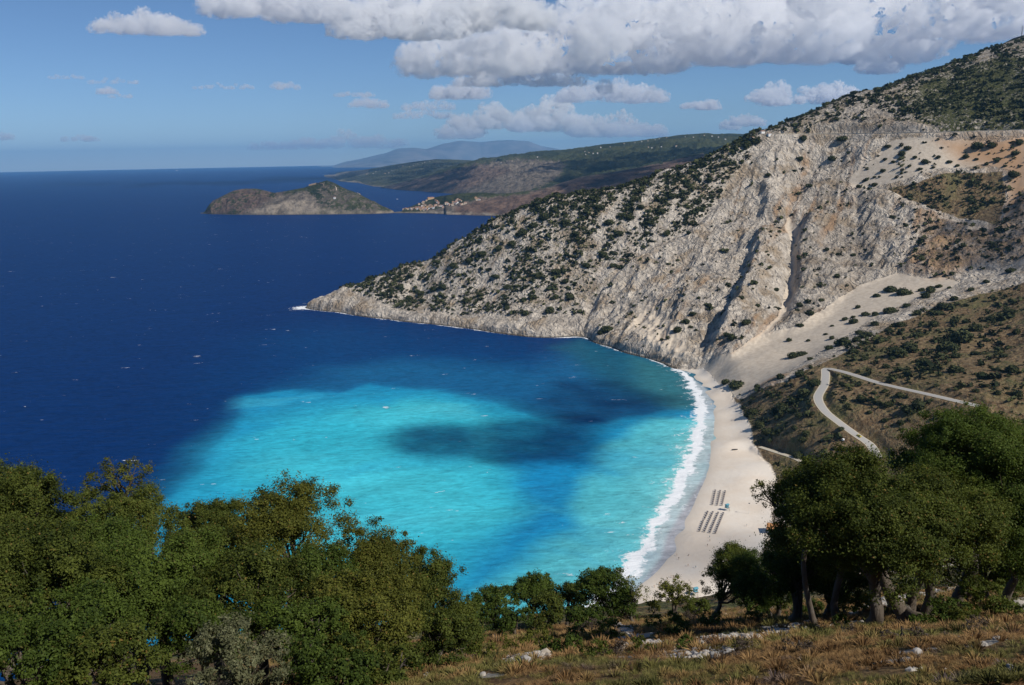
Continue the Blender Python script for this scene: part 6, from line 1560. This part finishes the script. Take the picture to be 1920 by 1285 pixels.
for s, mt, off, lab in ((0.62, M_WHITE, 1.2, "white car parked where the beach track turns, seen through leaves"), (0.74, M_GREYP, 1.2, "grey car parked below the white one on the beach track"), (0.88, M_WHITE, 1.2, "white car parked lowest on the beach track")):
    q, a, pt = on_road(road_beach, s); car((q[0] + off, q[1], q[2] + 0.12), a + 0.2, mt, lab)

V, F = stone_proto(77, 2); q = on_ground(1581, 826)[0]; o = link("boulder", mesh_np("boulder", V * 1.7, F, [M_WHITE]), loc=(q[0], q[1], q[2] + 0.5)); tag(o, "white boulder alone on the brown slope below the lower road", "boulder")

# the log and the post on the near slope
q = np.array([at_y(1668, 1150, 26.5), at_y(1725, 1165, 24.6)]); q[:, 2] = fore_z(q); b = MB(); P4 = bent(q[0] + [0, 0, 0.55], q[1] + [0, 0, 0.10], np.random.default_rng(5), 0.05, 7)
b.tube(P4, [0.13, 0.17, 0.16, 0.18, 0.15, 0.14, 0.10], 10); o = b.build("log", [BARK], None, True); tag(o, "grey fallen log lying downhill of the gnarled oak's trunk", "log")
q = fore_at(1774, 1106)[0]; b = MB(); b.tube([q - [0, 0, 0.2], q + [0.02, 0, 0.35], q + [0.0, 0, 0.62]], [0.06, 0.055, 0.05], 8); o = b.build("post", [M_TIMBER], None, True); tag(o, "small weathered wooden post between the log and the edge bushes", "post")

# far houses: walls and a hipped roof, a few pixels each
def house_mesh(wall, w, d, h):
    b = MB(); b.box(-w / 2, w / 2, -d / 2, d / 2, -4, h)
    e = 0.5; b.add([(-w / 2 - e, -d / 2 - e, h), (w / 2 + e, -d / 2 - e, h), (w / 2 + e, d / 2 + e, h), (-w / 2 - e, d / 2 + e, h), (-w / 2 + d / 2.4, 0, h + d * 0.28), (w / 2 - d / 2.4, 0, h + d * 0.28)], [(0, 3, 2, 1), (0, 1, 5, 4), (1, 2, 5), (2, 3, 4, 5), (3, 0, 4)], 1)
    for x in np.arange(-w / 2 + 1.4, w / 2 - 1.2, 2.6):
        for z in ((1.0, 4.0) if h > 5 else (1.0,)): b.box(x, x + 0.9, -d / 2 - 0.04, -d / 2 + 0.02, z, z + 1.3, mi=2)
    o = b.build("house", [wall, M_ROOF, M_GLASS]); me = o.data; bpy.data.objects.remove(o); return me
hm_ = [house_mesh(M_CREAM, 11, 8.5, 6.2), house_mesh(M_WHITE, 10, 8, 5.8), house_mesh(M_OCHRE, 12, 9, 6.5), house_mesh(M_PINK, 9, 8, 6.0), house_mesh(M_CREAM, 15, 9, 6.4)]
def zv(x, y): return (740 + x / 9.6, 350 + y / 9.6)
vill = [(160, 405), (200, 400), (245, 402), (290, 395), (310, 408), (340, 390), (365, 400), (390, 380), (410, 395), (430, 370), (440, 315), (455, 395), (470, 375), (490, 345), (500, 390), (515, 300), (520, 370), (540, 340), (550, 400), (560, 380), (575, 250), (590, 365), (520, 275), (500, 285),
        (615, 345), (640, 340), (660, 350), (680, 375), (700, 380), (720, 340), (735, 250), (755, 262), (740, 330), (770, 275), (790, 290), (765, 355), (790, 350), (815, 345), (845, 345), (870, 370), (890, 330), (910, 310), (930, 300), (960, 310), (985, 325), (1040, 325), (1050, 280), (1080, 290), (1105, 300), (1110, 255), (1135, 230), (1160, 245), (1190, 260), (1130, 285), (1185, 320), (1215, 312), (1460, 205), (1490, 232), (1520, 238), (580, 415), (530, 418), (480, 410), (1270, 300), (620, 385), (650, 372)]
for i, (x, y) in enumerate(vill):
    px, py = zv(x, y + 12); q = on_far(px, py, ["village_shore"])
    if q is None: continue
    o = link("house", hm_[i * 7 % 5], loc=q); o.rotation_euler = (0, 0, rng.normal(0, 0.5)); o.scale = (0.75 + 0.3 * rng.random(),) * 3
    tag(o, "small plastered house with a terracotta roof in the far harbour village", "house", "houses of the harbour village")
q = on_far(*zv(650, 222), ["village_shore"])
if q is not None:
    o = link("house", house_mesh(M_OCHRE, 34, 10, 6), loc=q); o.rotation_euler = (0, 0, 0.5); tag(o, "long low ochre building on the ridge end above the harbour village", "house")
dots = [(636, 326), (645, 328), (662, 325), (688, 327), (705, 322), (700, 326), (722, 326), (729, 325), (735, 321), (755, 312), (748, 314), (768, 313), (779, 308), (783, 308), (796, 305), (792, 307), (806, 303), (812, 302), (716, 319), (775, 311), (1097, 285), (1104, 287), (1112, 288), (1126, 277), (1144, 276), (1098, 290), (1120, 288), (1170, 270), (1190, 268), (1203, 266), (1215, 265), (1228, 263), (1236, 261), (1250, 259), (1285, 257), (1300, 258), (1320, 255), (1335, 256), (1347, 258), (1215, 277), (1222, 278), (1240, 276), (1268, 275), (1008, 295), (940, 306), (960, 303), (1360, 262)]
for i, (px, py) in enumerate(dots):
    q = on_far(px, py, ["far_coast", "coast_hills"])
    if q is None: continue
    o = link("house", hm_[1 if i % 3 else 0], loc=q); o.rotation_euler = (0, 0, rng.normal(0, 0.5)); o.scale = (0.65 + 0.4 * rng.random(),) * 3
    tag(o, "tiny white house on the green far hills across the bay", "house", "white houses on the far hills")
for (px, py, sc_, mt, lab) in ((1429, 251, 0.7, M_WHITE, "white house where the cliff road meets the sky"), (1442, 254, 0.55, M_WHITE, "low white house beside the one on the skyline"), (1410, 261, 0.6, M_CREAM, "yellow-cream house half hidden behind trees below the skyline houses")):
    q = on_ground(px, py)[0]; o = link("house", house_mesh(mt, 10, 8, 5.5), loc=q); o.scale = (sc_,) * 3; o.rotation_euler = (0, 0, 0.4); tag(o, lab, "house")

# the old fort on the peninsula
def wall_run(name, pts, h, mat, label, cat):
    Q = [on_far(px, py, ["peninsula"]) for px, py in pts]; Q = np.array([q for q in Q if q is not None])
    if len(Q) < 2: return
    T = np.gradient(Q[:, :2], axis=0); T /= np.linalg.norm(T, axis=1)[:, None] + 1e-9; N = np.stack([-T[:, 1], T[:, 0]], 1) * 1.2
    V = []; 
    for q, n_ in zip(Q, N): V += [(q[0] - n_[0], q[1] - n_[1], q[2] - 4), (q[0] - n_[0], q[1] - n_[1], q[2] + h), (q[0] + n_[0], q[1] + n_[1], q[2] + h), (q[0] + n_[0], q[1] + n_[1], q[2] - 4)]
    k = len(Q); F = [(i * 4 + j, i * 4 + (j + 1) % 4, i * 4 + 4 + (j + 1) % 4, i * 4 + 4 + j) for i in range(k - 1) for j in range(4)] + [(0, 3, 2, 1), tuple((k - 1) * 4 + j for j in range(4))]
    b = MB(); b.add(V, F); o = b.build(name, [mat]); tag(o, label, cat)
wall_run("fort_wall", [(571.5, 350), (575, 349), (579, 348.5)], 11, M_FORT, "square brown fort bastion on the peninsula's crest", "fort wall")
wall_run("fort_wall", [(579, 349), (586, 346.5), (593, 345.5), (600, 346), (607, 348.5)], 7, M_FORT, "long brown fort wall curving along the peninsula's top", "fort wall")
wall_run("fort_wall", [(629, 353), (631, 356), (630, 357.5)], 8, M_CREAM, "short pale wall piece on the peninsula's green shoulder", "fort wall")
wall_run("fort_wall", [(670, 363.5), (675, 365.5)], 5, M_CREAM, "small pale ruin on the peninsula's right edge", "fort wall")
q = on_far(627.5, 372, ["peninsula"])
if q is not None:
    o = link("house", hm_[1], loc=q); tag(o, "white house in the dark trees on the peninsula", "house")

# mast on the hilltop, boats on the sea
q = np.array(HILLTOP); r = empty("mast", q)
b = MB()
for a in (0, 2.094, 4.189): b.tube([(1.1 * math.cos(a), 1.1 * math.sin(a), -2), (0.5 * math.cos(a), 0.5 * math.sin(a), 27)], [0.28, 0.22], 5)
for i in range(12):
    z = i * 2.2; rr = 1.1 - 0.6 * z / 27
    for k in range(3):
        a0, a1 = k * 2.094, (k + 1) * 2.094; b.tube([(rr * math.cos(a0), rr * math.sin(a0), z), (rr * math.cos(a1), rr * math.sin(a1), z + 2.2)], [0.12, 0.12], 4)
b.build("lattice", [M_STEEL], r)
b = MB(); b.box(-1.0, 1.0, -0.9, 0.9, 22, 24.5); b.build("antenna", [M_WHITE], r)
tag(r, "lattice radio mast on the dark hilltop by the right edge", "mast")
def ship(px, py, L, label):
    p = at_z(px, py, 0.0); r = empty("boat", p, 0.25)
    b = MB(); xs = np.linspace(-0.5, 0.5, 9) * L; w = 0.16 * L * (1 - np.abs(xs / (0.52 * L)) ** 3); V = []
    for x, ww in zip(xs, w): V += [(x, -ww, 0.09 * L), (x, -ww * 0.6, -0.02 * L), (x, ww * 0.6, -0.02 * L), (x, ww, 0.09 * L)]
    b.add(V, [(i * 4 + j, i * 4 + (j + 1) % 4, i * 4 + 4 + (j + 1) % 4, i * 4 + 4 + j) for i in range(8) for j in range(4)] + [(0, 3, 2, 1), (32, 33, 34, 35)]); b.build("hull", [M_WHITE], r)
    b = MB(); b.box(-0.25 * L, 0.12 * L, -0.10 * L, 0.10 * L, 0.09 * L, 0.20 * L); b.box(-0.2 * L, -0.02 * L, -0.07 * L, 0.07 * L, 0.20 * L, 0.29 * L); b.build("cabin", [M_WHITE], r)
    tag(r, label, "boat")
ship(332, 320.5, 110, "tiny white ship just under the horizon on the open sea")
ship(745, 374, 13, "tiny white motorboat on the water behind the peninsula")
# ------------------------------------------------------------------ the air
HZ = 60000.0
def box_mesh(name, x0, x1, y0, y1, z0, z1, mat):
    V = np.array([(x, y, z) for x in (x0, x1) for y in (y0, y1) for z in (z0, z1)], float)
    F = np.array([(0, 1, 3, 2), (4, 6, 7, 5), (0, 4, 5, 1), (2, 3, 7, 6), (0, 2, 6, 4), (1, 5, 7, 3)])
    return mesh_np(name, V, F, [mat])
hm = bpy.data.materials.new("haze_air"); hm.use_nodes = True
t = hm.node_tree; t.nodes.clear()
o_ = t.nodes.new("ShaderNodeOutputMaterial"); v_ = t.nodes.new("ShaderNodeVolumePrincipled")
v_.inputs["Color"].default_value = (0.27, 0.61, 1.0, 1)
v_.inputs["Density"].default_value = 2.5e-5
v_.inputs["Anisotropy"].default_value = 0.1
t.links.new(v_.outputs[0], o_.inputs["Volume"])
tag(link("haze", box_mesh("haze", -HZ, HZ, -3000, HZ, -70, 1300, hm)), kind="stuff")
